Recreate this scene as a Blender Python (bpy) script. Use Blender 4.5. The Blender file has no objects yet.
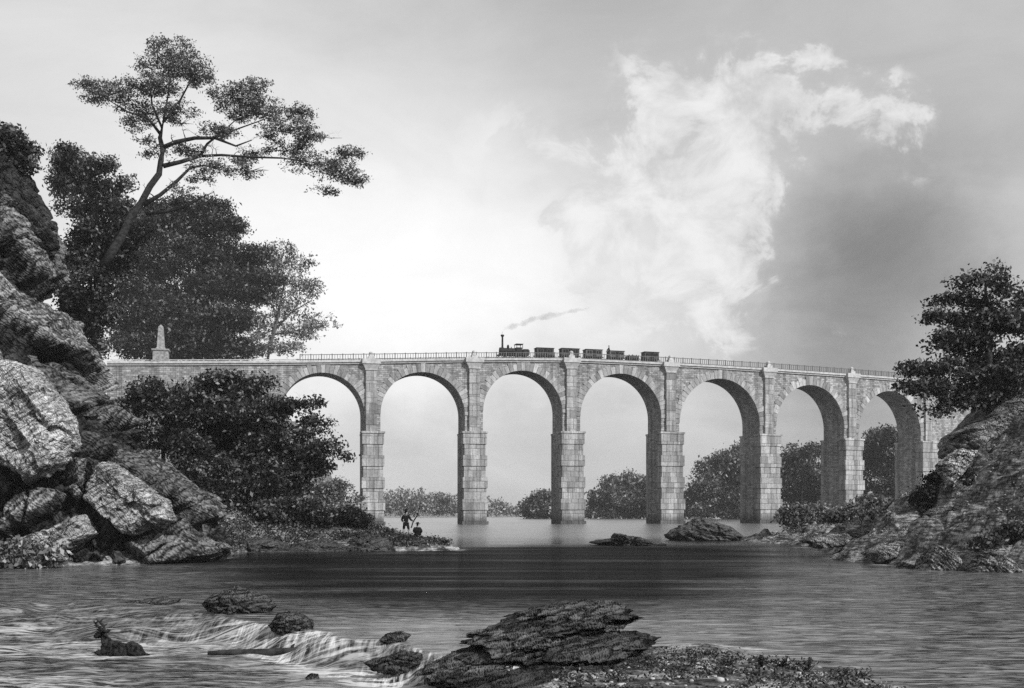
import bpy, math, random
import numpy as np
from mathutils import Vector, Matrix

# ------------------------------------------------------------------ set-up
F, HOR, EYE = 1138.0, 512.0, 2.5          # focal length in pixels, horizon row, eye height (m)
scn = bpy.context.scene
col = scn.collection
rng = np.random.default_rng(7)
random.seed(7)


def P(px, py, d):
    """a point of the place seen at (px, py), d metres away"""
    return np.array([(px - 512.0) / F * d, d, EYE + (HOR - py) / F * d])


def proj(v):
    return 512 + F * v[:, 0] / v[:, 1], HOR - F * (v[:, 2] - EYE) / v[:, 1]


# ------------------------------------------------------------------ noise
def _hash(ix, iy, iz, seed):
    with np.errstate(over='ignore'):
        h = (ix.astype(np.uint32) * np.uint32(374761393) + iy.astype(np.uint32) * np.uint32(668265263)
             + iz.astype(np.uint32) * np.uint32(2147483647 - 1274126177) + np.uint32(seed * 1013 + 17) * np.uint32(2246822519))
        h = (h ^ (h >> np.uint32(13))) * np.uint32(1274126177)
        h = (h ^ (h >> np.uint32(16))) * np.uint32(2654435769)
        h = h ^ (h >> np.uint32(15))
    return (h & np.uint32(0xFFFFFF)).astype(np.float64) / float(0xFFFFFF)


def vnoise(p, seed=0):
    p = np.asarray(p, float)
    i = np.floor(p).astype(np.int64)
    f = p - i
    f = f * f * f * (f * (f * 6 - 15) + 10)
    r = 0
    for dx in (0, 1):
        for dy in (0, 1):
            for dz in (0, 1):
                w = ((f[:, 0] if dx else 1 - f[:, 0]) * (f[:, 1] if dy else 1 - f[:, 1]) * (f[:, 2] if dz else 1 - f[:, 2]))
                r = r + w * _hash(i[:, 0] + dx, i[:, 1] + dy, i[:, 2] + dz, seed)
    return r * 2 - 1


def fbm(p, octv=4, seed=0, gain=0.5):
    a, s, r = 1.0, 1.0, 0
    for k in range(octv):
        r = r + a * vnoise(np.asarray(p) * s + 13.7 * k, seed + k)
        a *= gain
        s *= 2.03
    return r


def facets(p, seed, tilt=0.8):
    """broken rock: every cell of a jittered lattice is its own tilted plane"""
    p = np.asarray(p, float)
    i0 = np.floor(p).astype(np.int64)
    best = np.full(len(p), 1e9)
    val = np.zeros(len(p))
    for dx in (-1, 0, 1):
        for dy in (-1, 0, 1):
            for dz in (-1, 0, 1):
                c = i0 + np.array([dx, dy, dz])
                h = [_hash(c[:, 0], c[:, 1], c[:, 2], seed + k) for k in range(7)]
                q = p - (c + np.stack(h[:3], 1))
                d = (q * q).sum(1)
                v = h[3] - 0.5 + tilt * ((h[4] - .5) * q[:, 0] + (h[5] - .5) * q[:, 1] + (h[6] - .5) * q[:, 2]) * 2
                m = d < best
                best = np.where(m, d, best)
                val = np.where(m, v, val)
    return val


def sstep(a, b, x):
    t = np.clip((x - a) / (b - a), 0, 1)
    return t * t * (3 - 2 * t)


def sd_poly(pts, poly):
    """signed distance, positive inside"""
    poly = np.asarray(poly, float)
    d = np.full(len(pts), 1e18)
    ins = np.zeros(len(pts), bool)
    n = len(poly)
    for i in range(n):
        a, b = poly[i], poly[(i + 1) % n]
        e = b - a
        w = pts - a
        t = np.clip((w @ e) / max(e @ e, 1e-12), 0, 1)
        q = w - t[:, None] * e
        d = np.minimum(d, (q * q).sum(1))
        c = (a[1] > pts[:, 1]) != (b[1] > pts[:, 1])
        xi = a[0] + (pts[:, 1] - a[1]) / (b[1] - a[1] if b[1] != a[1] else 1e-9) * e[0]
        ins ^= c & (pts[:, 0] < xi)
    d = np.sqrt(d)
    return np.where(ins, d, -d)


# ------------------------------------------------------------------ mesh helpers
def link(name, me, mat=None, parent=None, smooth=False):
    if mat is not None:
        me.materials.append(mat)
    if smooth:
        me.polygons.foreach_set('use_smooth', np.ones(len(me.polygons), bool))
    o = bpy.data.objects.new(name, me)
    col.objects.link(o)
    if parent is not None:
        o.parent = parent
    return o


def fast_mesh(name, verts, faces, mat=None, parent=None, smooth=False, ftone=None, vattr=None, uv=None):
    """verts (N,3); faces (M,k) array with constant k"""
    verts = np.asarray(verts, np.float32)
    faces = np.asarray(faces, np.int32)
    M, k = faces.shape
    me = bpy.data.meshes.new(name)
    me.vertices.add(len(verts))
    me.vertices.foreach_set('co', verts.ravel())
    me.loops.add(M * k)
    me.loops.foreach_set('vertex_index', faces.ravel())
    me.polygons.add(M)
    me.polygons.foreach_set('loop_start', np.arange(0, M * k, k, dtype=np.int32))
    if ftone is not None:
        a = me.attributes.new('tone', 'FLOAT', 'FACE')
        a.data.foreach_set('value', np.asarray(ftone, np.float32))
    for kk, vv in (vattr or {}).items():
        a = me.attributes.new(kk, 'FLOAT', 'POINT')
        a.data.foreach_set('value', np.asarray(vv, np.float32))
    if uv is not None:
        l = me.uv_layers.new(name='UVMap')
        l.data.foreach_set('uv', np.asarray(uv, np.float32)[faces.ravel()].ravel())
    me.update(calc_edges=True)
    me.validate()
    return link(name, me, mat, parent, smooth)


class MB:
    """collects shapes, then links them as ONE mesh object"""
    def __init__(s):
        s.v, s.f, s.t, s.uv = [], [], [], []

    def add(s, vs, fs, tone=1.0, uv=None):
        o = len(s.v)
        s.v += [tuple(map(float, q)) for q in vs]
        s.uv += [tuple(map(float, q)) for q in (uv if uv is not None else [(q[0] + q[1], q[2]) for q in vs])]
        s.f += [tuple(i + o for i in f) for f in fs]
        s.t += [tone] * len(fs)

    def box(s, a, b, tone=1.0):
        (x0, y0, z0), (x1, y1, z1) = a, b
        vs = [(x0, y0, z0), (x1, y0, z0), (x1, y1, z0), (x0, y1, z0), (x0, y0, z1), (x1, y0, z1), (x1, y1, z1), (x0, y1, z1)]
        s.add(vs, [(0, 3, 2, 1), (4, 5, 6, 7), (0, 1, 5, 4), (1, 2, 6, 5), (2, 3, 7, 6), (3, 0, 4, 7)], tone)

    def tube(s, pts, rad, n=8, tone=1.0, cap=True):
        pts = [Vector(p) for p in pts]
        rings = []
        up = Vector((0.12, 0.05, 1)).normalized()
        for i, p in enumerate(pts):
            d = (pts[min(i + 1, len(pts) - 1)] - pts[max(i - 1, 0)]).normalized()
            a = d.cross(up)
            if a.length < 0.05:
                a = d.cross(Vector((1, 0, 0)))
            a.normalize()
            b = a.cross(d).normalized()
            r = rad[i] if hasattr(rad, '__len__') else rad
            rings.append([p + (a * math.cos(2 * math.pi * k / n) + b * math.sin(2 * math.pi * k / n)) * r for k in range(n)])
        vs = [v for r in rings for v in r]
        fs = []
        for i in range(len(pts) - 1):
            for k in range(n):
                fs.append((i * n + k, i * n + (k + 1) % n, (i + 1) * n + (k + 1) % n, (i + 1) * n + k))
        if cap:
            fs.append(tuple(range(n - 1, -1, -1)))
            fs.append(tuple((len(pts) - 1) * n + k for k in range(n)))
        s.add(vs, fs, tone)

    def build(s, name, mat, parent=None, smooth=False):
        me = bpy.data.meshes.new(name)
        me.from_pydata(s.v, [], s.f)
        a = me.attributes.new('tone', 'FLOAT', 'FACE')
        a.data.foreach_set('value', np.asarray(s.t, np.float32))
        l = me.uv_layers.new(name='UVMap')
        idx = np.zeros(len(me.loops), np.int32)
        me.loops.foreach_get('vertex_index', idx)
        l.data.foreach_set('uv', np.asarray(s.uv, np.float32)[idx].ravel())
        me.update()
        return link(name, me, mat, parent, smooth)


def tag(o, label=None, cat=None, group=None, kind=None):
    if label:
        o['label'] = label
    if cat:
        o['category'] = cat
    if group:
        o['group'] = group
    if kind:
        o['kind'] = kind
    return o


def empty(name, loc, label, cat, group=None, rz=0.0):
    o = bpy.data.objects.new(name, None)
    o.empty_display_size = 0.3
    col.objects.link(o)
    o.location = loc
    o.rotation_euler = (0, 0, rz)
    return tag(o, label, cat, group)


def centre(o):
    """move a mesh's origin to its base without moving its shape"""
    me = o.data
    co = np.zeros(len(me.vertices) * 3, np.float32)
    me.vertices.foreach_get('co', co)
    co = co.reshape(-1, 3)
    c = np.array([co[:, 0].mean(), co[:, 1].mean(), co[:, 2].min()])
    me.vertices.foreach_set('co', (co - c).astype(np.float32).ravel())
    me.update()
    o.location = c
    return o


# ------------------------------------------------------------------ materials
class NT:
    def __init__(s, name):
        s.m = bpy.data.materials.new(name)
        s.m.use_nodes = True
        s.t = s.m.node_tree
        s.t.nodes.clear()
        s.out = s.t.nodes.new('ShaderNodeOutputMaterial')

    def n(s, kind, **kw):
        nd = s.t.nodes.new(kind)
        for k, v in kw.items():
            if k.startswith('i_'):
                nd.inputs[k[2:].replace('_', ' ')].default_value = v
            else:
                setattr(nd, k, v)
        return nd

    def l(s, a, b):
        s.t.links.new(a, b)

    def val(s, sock, v):
        if isinstance(v, (int, float)):
            sock.default_value = v
        else:
            s.l(v, sock)

    def math(s, op, a, b=0.0, c=0.0):
        nd = s.n('ShaderNodeMath', operation=op)
        s.val(nd.inputs[0], a)
        s.val(nd.inputs[1], b)
        s.val(nd.inputs[2], c)
        return nd.outputs[0]

    def ramp(s, x, lo, hi, a=0.0, b=1.0):
        nd = s.n('ShaderNodeMapRange', interpolation_type='SMOOTHSTEP')
        s.val(nd.inputs[0], x)
        for i, v in enumerate((lo, hi, a, b)):
            s.val(nd.inputs[1 + i], v)
        return nd.outputs[0]

    def noise(s, vec, scale, detail=4, rough=0.55, dist=0.0):
        nd = s.n('ShaderNodeTexNoise', i_Scale=scale, i_Detail=detail, i_Roughness=rough, i_Distortion=dist)
        if vec is not None:
            s.l(vec, nd.inputs['Vector'])
        return nd.outputs['Fac']

    def coords(s, which='Object', scale=(1, 1, 1), rot=(0, 0, 0)):
        tc = s.n('ShaderNodeTexCoord')
        mp = s.n('ShaderNodeMapping')
        s.l(tc.outputs[which], mp.inputs[0])
        mp.inputs['Scale'].default_value = scale
        mp.inputs['Rotation'].default_value = rot
        return mp.outputs[0]

    def attr(s, name):
        return s.n('ShaderNodeAttribute', attribute_name=name).outputs['Fac']

    def grey(s, v):
        nd = s.n('ShaderNodeCombineColor')
        for k in range(3):
            s.val(nd.inputs[k], v)
        return nd.outputs[0]

    def bsdf(s, v, rough=0.9, spec=0.2, bumps=(), **kw):
        b = s.n('ShaderNodeBsdfPrincipled')
        s.l(s.grey(v), b.inputs['Base Color'])
        s.val(b.inputs['Roughness'], rough)
        s.val(b.inputs['Specular IOR Level'], spec)
        prev = None
        for h, dist, st in bumps:
            bp = s.n('ShaderNodeBump')
            s.val(bp.inputs['Strength'], st)
            bp.inputs['Distance'].default_value = dist
            s.l(h, bp.inputs['Height'])
            if prev is not None:
                s.l(prev, bp.inputs['Normal'])
            prev = bp.outputs[0]
        if prev is not None:
            s.l(prev, b.inputs['Normal'])
        s.l(b.outputs[0], s.out.inputs[0])
        return b


def mat_plain(name, v, rough=0.7, spec=0.3, var=0.25, scale=3.0):
    t = NT(name)
    c = t.coords()
    n = t.noise(c, scale)
    t.bsdf(t.math('MULTIPLY', v, t.ramp(n, 0.3, 0.7, 1 - var, 1 + var)), rough, spec, [(n, 0.02, 0.4)])
    return t.m


def mat_rock(name, lo, hi, scale=1.0, tilt=(0.2, 0.75, 0.1), line=1.0, use_tone=True):
    """bedded rock: fine wavy strata, cracks, lichen blotches"""
    t = NT(name)
    c = t.coords('Object', (scale,) * 3, tilt)
    big = t.noise(c, 0.35, 5, 0.6)
    med = t.noise(c, 1.6, 6, 0.65)
    fin = t.noise(c, 9.0, 5, 0.7)
    wv = t.n('ShaderNodeTexWave', wave_type='BANDS', bands_direction='Z', wave_profile='SAW')
    wv.inputs['Scale'].default_value = 0.9
    wv.inputs['Distortion'].default_value = 9.0
    wv.inputs['Detail'].default_value = 4.0
    wv.inputs['Detail Scale'].default_value = 1.6
    wv.inputs['Detail Roughness'].default_value = 0.62
    t.l(c, wv.inputs[0])
    w2 = t.n('ShaderNodeTexWave', wave_type='BANDS', bands_direction='X', wave_profile='SIN')
    w2.inputs['Scale'].default_value = 2.2
    w2.inputs['Distortion'].default_value = 12.0
    w2.inputs['Detail'].default_value = 3.0
    w2.inputs['Detail Scale'].default_value = 1.1
    t.l(c, w2.inputs[0])
    vo = t.n('ShaderNodeTexVoronoi', feature='DISTANCE_TO_EDGE')
    vo.inputs['Scale'].default_value = 0.55
    mp = t.n('ShaderNodeVectorMath', operation='MULTIPLY_ADD')
    t.l(c, mp.inputs[0])
    mp.inputs[1].default_value = (0.7, 0.7, 2.4)
    nz = t.n('ShaderNodeTexNoise', i_Scale=1.3, i_Detail=4.0)
    t.l(c, nz.inputs['Vector'])
    t.l(nz.outputs['Color'], mp.inputs[2])
    t.l(mp.outputs[0], vo.inputs['Vector'])
    crack = t.ramp(vo.outputs['Distance'], 0.0, 0.07)
    band = t.ramp(wv.outputs['Fac'], 0.1, 0.9)
    a = t.math('ADD', t.math('MULTIPLY', band, 0.38 * line), t.math('MULTIPLY', t.ramp(w2.outputs['Fac'], 0.2, 0.8), 0.24 * line))
    a = t.math('ADD', a, t.math('MULTIPLY', t.ramp(big, 0.32, 0.68), 0.35))
    a = t.math('ADD', a, t.math('MULTIPLY', t.ramp(fin, 0.3, 0.7), 0.3))
    a = t.math('SUBTRACT', a, 0.12)
    v = t.ramp(a, 0.12, 0.95, lo, hi)
    v = t.math('MULTIPLY', v, t.math('ADD', t.math('MULTIPLY', crack, 0.55), 0.45))
    v = t.math('MULTIPLY', v, t.ramp(med, 0.3, 0.65, 0.6, 1.15))
    if use_tone:
        v = t.math('MULTIPLY', v, t.attr('tone'))
    t.bsdf(v, 0.95, 0.06, [(med, 0.12 / scale, 0.6), (wv.outputs['Fac'], 0.12 / scale, 0.8), (w2.outputs['Fac'], 0.06 / scale, 0.6),
                           (crack, 0.12, 0.7), (fin, 0.05, 0.7)])
    return t.m


def mat_leaf(name, v, spread=0.6, spec=0.07):
    t = NT(name)
    tone = t.attr('tone')
    vv = t.math('MINIMUM', t.math('MULTIPLY', v, t.math('ADD', 1 - spread, t.math('MULTIPLY', tone, spread))), 0.38)
    b = t.bsdf(vv, 0.55, spec)
    tr = t.n('ShaderNodeBsdfTranslucent')
    t.l(t.grey(vv), tr.inputs[0])
    mx = t.n('ShaderNodeMixShader')
    mx.inputs[0].default_value = 0.18
    t.l(b.outputs[0], mx.inputs[1])
    t.l(tr.outputs[0], mx.inputs[2])
    t.l(mx.outputs[0], t.out.inputs[0])
    return t.m


def mat_masonry(name, v, bw, bh, mortar=0.018, contrast=0.5):
    t = NT(name)
    uv = t.coords('UV')
    br = t.n('ShaderNodeTexBrick', offset=0.5, squash=1.0)
    br.inputs['Scale'].default_value = 1.0
    br.inputs['Brick Width'].default_value = bw
    br.inputs['Row Height'].default_value = bh
    br.inputs['Mortar Size'].default_value = mortar
    br.inputs['Mortar Smooth'].default_value = 0.35
    br.inputs['Bias'].default_value = 0.0
    br.inputs['Color1'].default_value = (1 - contrast * .55,) * 3 + (1,)
    br.inputs['Color2'].default_value = (1 + contrast * .45,) * 3 + (1,)
    br.inputs['Mortar'].default_value = (0.42,) * 3 + (1,)
    dis = t.n('ShaderNodeVectorMath', operation='MULTIPLY_ADD')
    nz = t.n('ShaderNodeTexNoise', i_Scale=2.2, i_Detail=3.0)
    t.l(uv, nz.inputs['Vector'])
    t.l(nz.outputs['Color'], dis.inputs[0])
    dis.inputs[1].default_value = (0.16, 0.10, 0)
    t.l(uv, dis.inputs[2])
    t.l(dis.outputs[0], br.inputs['Vector'])
    bwn = t.n('ShaderNodeRGBToBW')
    t.l(br.outputs['Color'], bwn.inputs[0])
    c = t.coords('Object')
    sp = t.noise(c, 2.6, 5, 0.7)
    st = t.noise(t.coords('Object', (0.5, 0.5, 0.08)), 1.0, 4, 0.6)
    vv = t.math('MULTIPLY', bwn.outputs[0], v)
    vv = t.math('MULTIPLY', vv, t.ramp(sp, 0.3, 0.7, 0.78, 1.18))
    vv = t.math('MULTIPLY', vv, t.ramp(st, 0.3, 0.7, 0.8, 1.1))
    vv = t.math('MULTIPLY', vv, t.attr('tone'))
    geo = t.n('ShaderNodeSeparateXYZ')
    t.l(t.coords('Object'), geo.inputs[0])
    run = t.noise(t.coords('Object', (0.9, 0.9, 0.03)), 1.0, 5, 0.7)                # dark runs of damp down the face
    vv = t.math('MULTIPLY', vv, t.ramp(run, 0.36, 0.56, 0.62, 1.0))
    tide = t.math('ADD', geo.outputs[2], t.math('MULTIPLY', t.noise(c, 0.8, 4, 0.6), 1.6))
    vv = t.math('MULTIPLY', vv, t.ramp(tide, 1.3, 3.4, 0.32, 1.0))                  # tide mark at the water
    t.bsdf(vv, 0.92, 0.15, [(bwn.outputs[0], 0.12, 0.6), (sp, 0.12, 0.6)])
    return t.m


M_STONE = mat_masonry('coursed_stone', 0.32, 0.85, 0.40, 0.03, 0.75)
M_ASHLAR = mat_masonry('dressed_stone', 0.34, 1.6, 2.2, 0.05, 0.5)
M_CAP = mat_plain('pale_cap_stone', 0.42, 0.9, 0.1, 0.2, 1.5)
M_OBELISK = mat_plain('weathered_stone', 0.24, 0.95, 0.05, 0.35, 2.5)
M_IRON = mat_plain('iron_rail', 0.10, 0.6, 0.3)
M_BLACK = mat_plain('black_iron', 0.018, 0.6, 0.12)
M_WOOD = mat_plain('wagon_boards', 0.06, 0.9, 0.05, 0.4, 4)
M_WOODP = mat_plain('pale_wagon_boards', 0.11, 0.9, 0.05, 0.4, 4)
M_DARK = mat_plain('dark_opening', 0.015, 0.9, 0.1)
M_BARK = mat_plain('bark', 0.035, 0.95, 0.03, 0.5, 5)
M_BARKP = mat_plain('grey_bark', 0.10, 0.95, 0.1, 0.5, 5)
M_LEAF = mat_leaf('dark_leaves', 0.038, 0.85)
M_LEAFM = mat_leaf('mid_leaves', 0.045, 0.8)
M_LEAFP = mat_leaf('pale_leaves', 0.09, 0.7)
M_LEAFW = mat_leaf('light_leaves', 0.16, 0.7)
M_CLIFF = mat_rock('cliff_rock', 0.03, 0.30, 0.9, (0.25, 0.9, 0.1))
M_BOULD = mat_rock('pale_boulder', 0.10, 0.50, 1.5, (0.2, 0.7, 0.2))
M_WET = mat_rock('dark_wet_rock', 0.003, 0.105, 3.4, (0.1, 0.25, 0.1), 1.3)
M_BANKR = mat_rock('bank_rock', 0.02, 0.34, 1.5, (0.2, -0.55, 0.1))
M_SKIN = mat_plain('skin', 0.25, 0.6, 0.3)
M_COAT = mat_plain('dark_coat', 0.012, 0.95, 0.03)
M_BREECH = mat_plain('pale_breeches', 0.22, 0.9, 0.1)
M_HAT = mat_plain('felt_hat', 0.010, 0.95, 0.03)
M_ROD = mat_plain('cane_rod', 0.02, 0.8, 0.05)
M_FUR = mat_plain('dark_fur', 0.018, 0.9, 0.05, 0.9, 14)
M_HORN = mat_plain('antler', 0.015, 0.7, 0.2)


def mat_ground():
    t = NT('bank_ground')
    c = t.coords('Object')
    a = t.noise(c, 0.8, 6, 0.65)
    b = t.noise(c, 5.0, 6, 0.7)
    w = t.noise(t.coords('Object', (0.6, 1.0, 6.0), (0.0, 0.42, 0)), 1.6, 6, 0.65)
    v = t.math('ADD', t.math('MULTIPLY', t.ramp(a, 0.35, 0.65), 0.5), t.math('MULTIPLY', t.ramp(b, 0.35, 0.7), 0.5))
    v = t.math('MULTIPLY', v, t.ramp(w, 0.35, 0.62, 0.25, 1.1))
    t.bsdf(t.ramp(v, 0.0, 1.0, 0.03, 0.52), 0.95, 0.1, [(a, 0.5, 0.7), (w, 0.3, 0.8), (b, 0.1, 0.8)])
    return t.m


M_GROUND = mat_ground()


def mat_water():
    t = NT('river_water')
    big = t.noise(t.coords('Object', (0.05, 0.30, 1)), 1.0, 3, 0.5)
    r1 = t.noise(t.coords('Object', (0.55, 2.2, 1)), 1.0, 4, 0.6, 0.6)
    r2 = t.noise(t.coords('Object', (2.2, 6.5, 1)), 1.0, 4, 0.6, 0.4)
    r3 = t.noise(t.coords('Object', (0.10, 0.55, 1)), 1.0, 4, 0.6, 0.5)
    ruf = t.attr('ruffle')
    foam = t.attr('foam')
    fall = t.attr('fall')
    s1 = t.noise(t.coords('Object', (9.0, 0.9, 0.9), (0, 0, -0.30)), 1.0, 4, 0.65, 0.3)       # strands down the fall
    s2 = t.noise(t.coords('Object', (1.1, 5.5, 1)), 1.0, 6, 0.7, 1.4)                         # foam drawn out on the flow
    strands = t.math('MULTIPLY', fall, t.ramp(s1, 0.42, 0.66))
    drift = t.math('MULTIPLY', foam, t.ramp(t.math('ADD', s2, t.math('MULTIPLY', foam, 0.10)), 0.47, 0.67))
    white = t.math('MINIMUM', t.math('ADD', strands, drift), 1.0)
    deep = t.ramp(big, 0.35, 0.65, 0.003, 0.009)
    v = t.math('ADD', t.math('MULTIPLY', white, 0.62), deep)
    dim_mirror = t.attr('dim_mirror')
    h = t.math('ADD', t.math('MULTIPLY', r1, 1.0), t.math('MULTIPLY', r2, 0.35))
    wind = t.noise(t.coords('Object', (0.03, 0.42, 1)), 1.0, 5, 0.65, 0.3)
    calm = t.ramp(wind, 0.52, 0.60)
    far = t.attr('far')
    st = t.math('MULTIPLY', t.math('ADD', 0.55, t.math('MULTIPLY', dim_mirror, 1.6)), t.math('SUBTRACT', 1.0, t.math('MULTIPLY', calm, 0.75)))
    # mirroring is capped below, lowest where a dark reflection is painted in
    prev = None
    for hh, dist, stt in ((r3, 0.35, t.math('SUBTRACT', 0.4, t.math('MULTIPLY', far, 0.12))), (h, 0.10, t.math('MULTIPLY', st, t.math('SUBTRACT', 1.0, t.math('MULTIPLY', far, 0.3)))), (s1, 0.05, t.math('MULTIPLY', fall, 0.8))):
        bp = t.n('ShaderNodeBump')
        t.val(bp.inputs['Strength'], stt)
        bp.inputs['Distance'].default_value = dist
        t.l(hh, bp.inputs['Height'])
        if prev is not None:
            t.l(prev, bp.inputs['Normal'])
        prev = bp.outputs[0]
    fr = t.n('ShaderNodeFresnel')
    fr.inputs['IOR'].default_value = 1.333
    t.l(prev, fr.inputs['Normal'])
    cap = t.math('SUBTRACT', 0.60, t.math('MULTIPLY', dim_mirror, 0.53))
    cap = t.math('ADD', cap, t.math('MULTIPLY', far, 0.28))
    cap = t.math('ADD', cap, t.math('MULTIPLY', calm, t.math('SUBTRACT', 0.30, t.math('MULTIPLY', dim_mirror, 0.22))))
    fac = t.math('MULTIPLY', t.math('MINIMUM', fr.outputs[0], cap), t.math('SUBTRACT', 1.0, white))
    df = t.n('ShaderNodeBsdfDiffuse')
    t.l(t.grey(v), df.inputs[0])
    t.l(prev, df.inputs['Normal'])
    gl = t.n('ShaderNodeBsdfGlossy')
    t.val(gl.inputs['Roughness'], t.math('ADD', 0.09, t.math('MULTIPLY', far, 0.16)))
    t.l(prev, gl.inputs['Normal'])
    mx = t.n('ShaderNodeMixShader')
    t.l(fac, mx.inputs[0])
    t.l(df.outputs[0], mx.inputs[1])
    t.l(gl.outputs[0], mx.inputs[2])
    t.l(mx.outputs[0], t.out.inputs[0])
    return t.m


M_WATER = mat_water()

# ------------------------------------------------------------------ rocks
def slab_rock(name, slabs, mat, label, seed, cat='rock', group=None, tone=1.0, **kw):
    """one rock made of several overlapping slabs [(outline, distance, thickness, tone)]"""
    vs, fs, ts, o = [], [], [], 0
    for k, (pl, d, th, tn) in enumerate(slabs):
        v, f, t = outline_rock(None, pl, d, th, None, None, seed + 7 * k, tone=tn * tone, **kw)
        vs.append(v)
        fs.append(f + o)
        ts.append(t)
        o += len(v)
    ob = fast_mesh(name, np.concatenate(vs), np.concatenate(fs), mat, None, True, vattr={'tone': np.concatenate(ts)})
    centre(ob)
    return tag(ob, label, cat, group)


def outline_rock(name, poly, d, depth, mat, label, seed=1, rough=0.12, strata=0.0, dip=0.2, nstr=5.0, nu=200, nv=70,
                 sink=0.0, tone=1.0, group=None, flat=0.55, cat='rock', yoff=0.0, slope=0.0, facet=0.055):
    """a solid rock with its own depth; the outline gives its height and width at distance d.
    slope: metres the top leans back per metre of height"""
    pts = np.array([P(a, b, d)[[0, 2]] for a, b in poly])
    c = pts.mean(0)
    if sink:
        low = pts[:, 1] < c[1]
    ang = np.linspace(0, 2 * np.pi, nu, endpoint=False)
    R = np.zeros(nu)
    for k, a in enumerate(ang):
        dr = np.array([math.cos(a), math.sin(a)])
        best = 0
        for i in range(len(pts)):
            p, q = pts[i] - c, pts[(i + 1) % len(pts)] - c
            e = q - p
            den = dr[0] * e[1] - dr[1] * e[0]
            if abs(den) < 1e-9:
                continue
            tt = (p[0] * e[1] - p[1] * e[0]) / den
            uu = (p[0] * dr[1] - p[1] * dr[0]) / den
            if tt > 0 and -1e-6 <= uu <= 1 + 1e-6:
                best = max(best, tt)
        R[k] = best
    tf = np.sort(np.concatenate([2 / np.pi * np.arccos(np.linspace(0.0, 0.97, nv // 2 - nv // 6) ** (1 / flat)), np.linspace(0, 0.93, nv // 6)]))
    t = np.concatenate([-tf[::-1], tf[1:]])
    nv = len(t)
    T, A = np.meshgrid(t, ang, indexing='ij')
    RR = np.broadcast_to(R, T.shape)
    rad = np.cos(T * np.pi / 2) ** flat
    ys = np.sign(np.sin(T * np.pi / 2)) * np.abs(np.sin(T * np.pi / 2)) ** 0.8
    v = np.stack([c[0] + RR * rad * np.cos(A), d + depth * 0.5 * ys, c[1] + RR * rad * np.sin(A)], -1).reshape(-1, 3)
    size = float(np.ptp(pts, axis=0).max())
    q = v / size * 3.0
    amp = rough * size * 0.6
    for k in range(3):
        v[:, k] += amp * (0.55 if k != 1 else 0.9) * fbm(q * 1.3 + 31 * k, 5, seed + 10 * k, 0.55) * (0.5 if k != 1 else 1)
    if strata:
        u = v[:, 2] * math.cos(dip) + v[:, 0] * math.sin(dip) + 0.12 * size * vnoise(q * 0.6, seed + 70)
        w = u / size * nstr * 2 + 0.35 * fbm(q * 1.5, 3, seed + 90)
        saw = w - np.floor(w)
        led = np.where(saw < 0.8, saw / 0.8, (1 - saw) / 0.2)
        cen = np.array([c[0], d, c[1]])
        out = v - cen
        out /= np.linalg.norm(out, axis=1)[:, None] + 1e-9
        v += out * ((led - 0.5) * strata * size)[:, None] * np.array([0.6, 1.0, 0.5])
    if facet:
        cen = np.array([c[0], d, c[1]])
        out = v - cen
        out /= np.linalg.norm(out, axis=1)[:, None] + 1e-9
        qr = np.stack([q[:, 0] * math.cos(dip) - q[:, 2] * math.sin(dip), q[:, 1], (q[:, 2] * math.cos(dip) + q[:, 0] * math.sin(dip)) * 1.7], 1)
        v += out * (facet * size * (facets(qr * 0.9, seed + 300) + 0.45 * facets(qr * 2.2, seed + 310) + 0.2 * facets(qr * 5.0, seed + 320)))[:, None] * np.array([0.6, 1.2, 0.6])
    v[:, 1] += slope * (v[:, 2] - pts[:, 1].min())
    v[:, 1] += yoff
    i, j = np.meshgrid(np.arange(nv - 1), np.arange(nu), indexing='ij')
    f = np.stack([i * nu + j, (i + 1) * nu + j, (i + 1) * nu + (j + 1) % nu, i * nu + (j + 1) % nu], -1).reshape(-1, 4)
    tn = np.full(len(v), tone) * (1 + 0.25 * fbm(q * 0.9, 3, seed + 55))
    if name is None:
        return v, f, tn
    o = fast_mesh(name, v, f, mat, None, True, vattr={'tone': tn})
    centre(o)
    return tag(o, label, cat, group)


# ------------------------------------------------------------------ foliage
def leaves_mesh(name, centres, size, mat, parent, seed=0, up=0.35, tonebase=None, aspect=0.55):
    r = np.random.default_rng(seed + 991)
    n = len(centres)
    nrm = r.normal(size=(n, 3))
    nrm /= np.linalg.norm(nrm, axis=1)[:, None]
    nrm[:, 2] += up
    nrm /= np.linalg.norm(nrm, axis=1)[:, None]
    a = np.cross(nrm, r.normal(size=(n, 3)))
    a /= np.linalg.norm(a, axis=1)[:, None] + 1e-9
    b = np.cross(nrm, a)
    s = size * r.uniform(0.55, 1.35, n)[:, None]
    tone = r.lognormal(-0.45, 0.5, n)
    gl = vnoise(centres / (size * 3.2), seed + 3)
    hi = (r.uniform(0, 1, n) < np.where(gl > 0.15, 0.50, 0.05))
    tone[hi] *= r.uniform(3.5, 9.0, hi.sum())  # bright clusters paint sunlit specks into the leaf tone
    s[hi] *= 1.35
    fold = nrm * s * 0.12
    v = np.stack([centres - a * s * 0.5, centres + b * s * aspect * 0.5 + fold, centres + a * s * 0.5, centres - b * s * aspect * 0.5 + fold], 1).reshape(-1, 3)
    f = np.arange(4 * n).reshape(n, 4)
    return fast_mesh(name, v, f, mat, parent, False, ftone=np.clip(tone, 0.12, 8))


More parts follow.
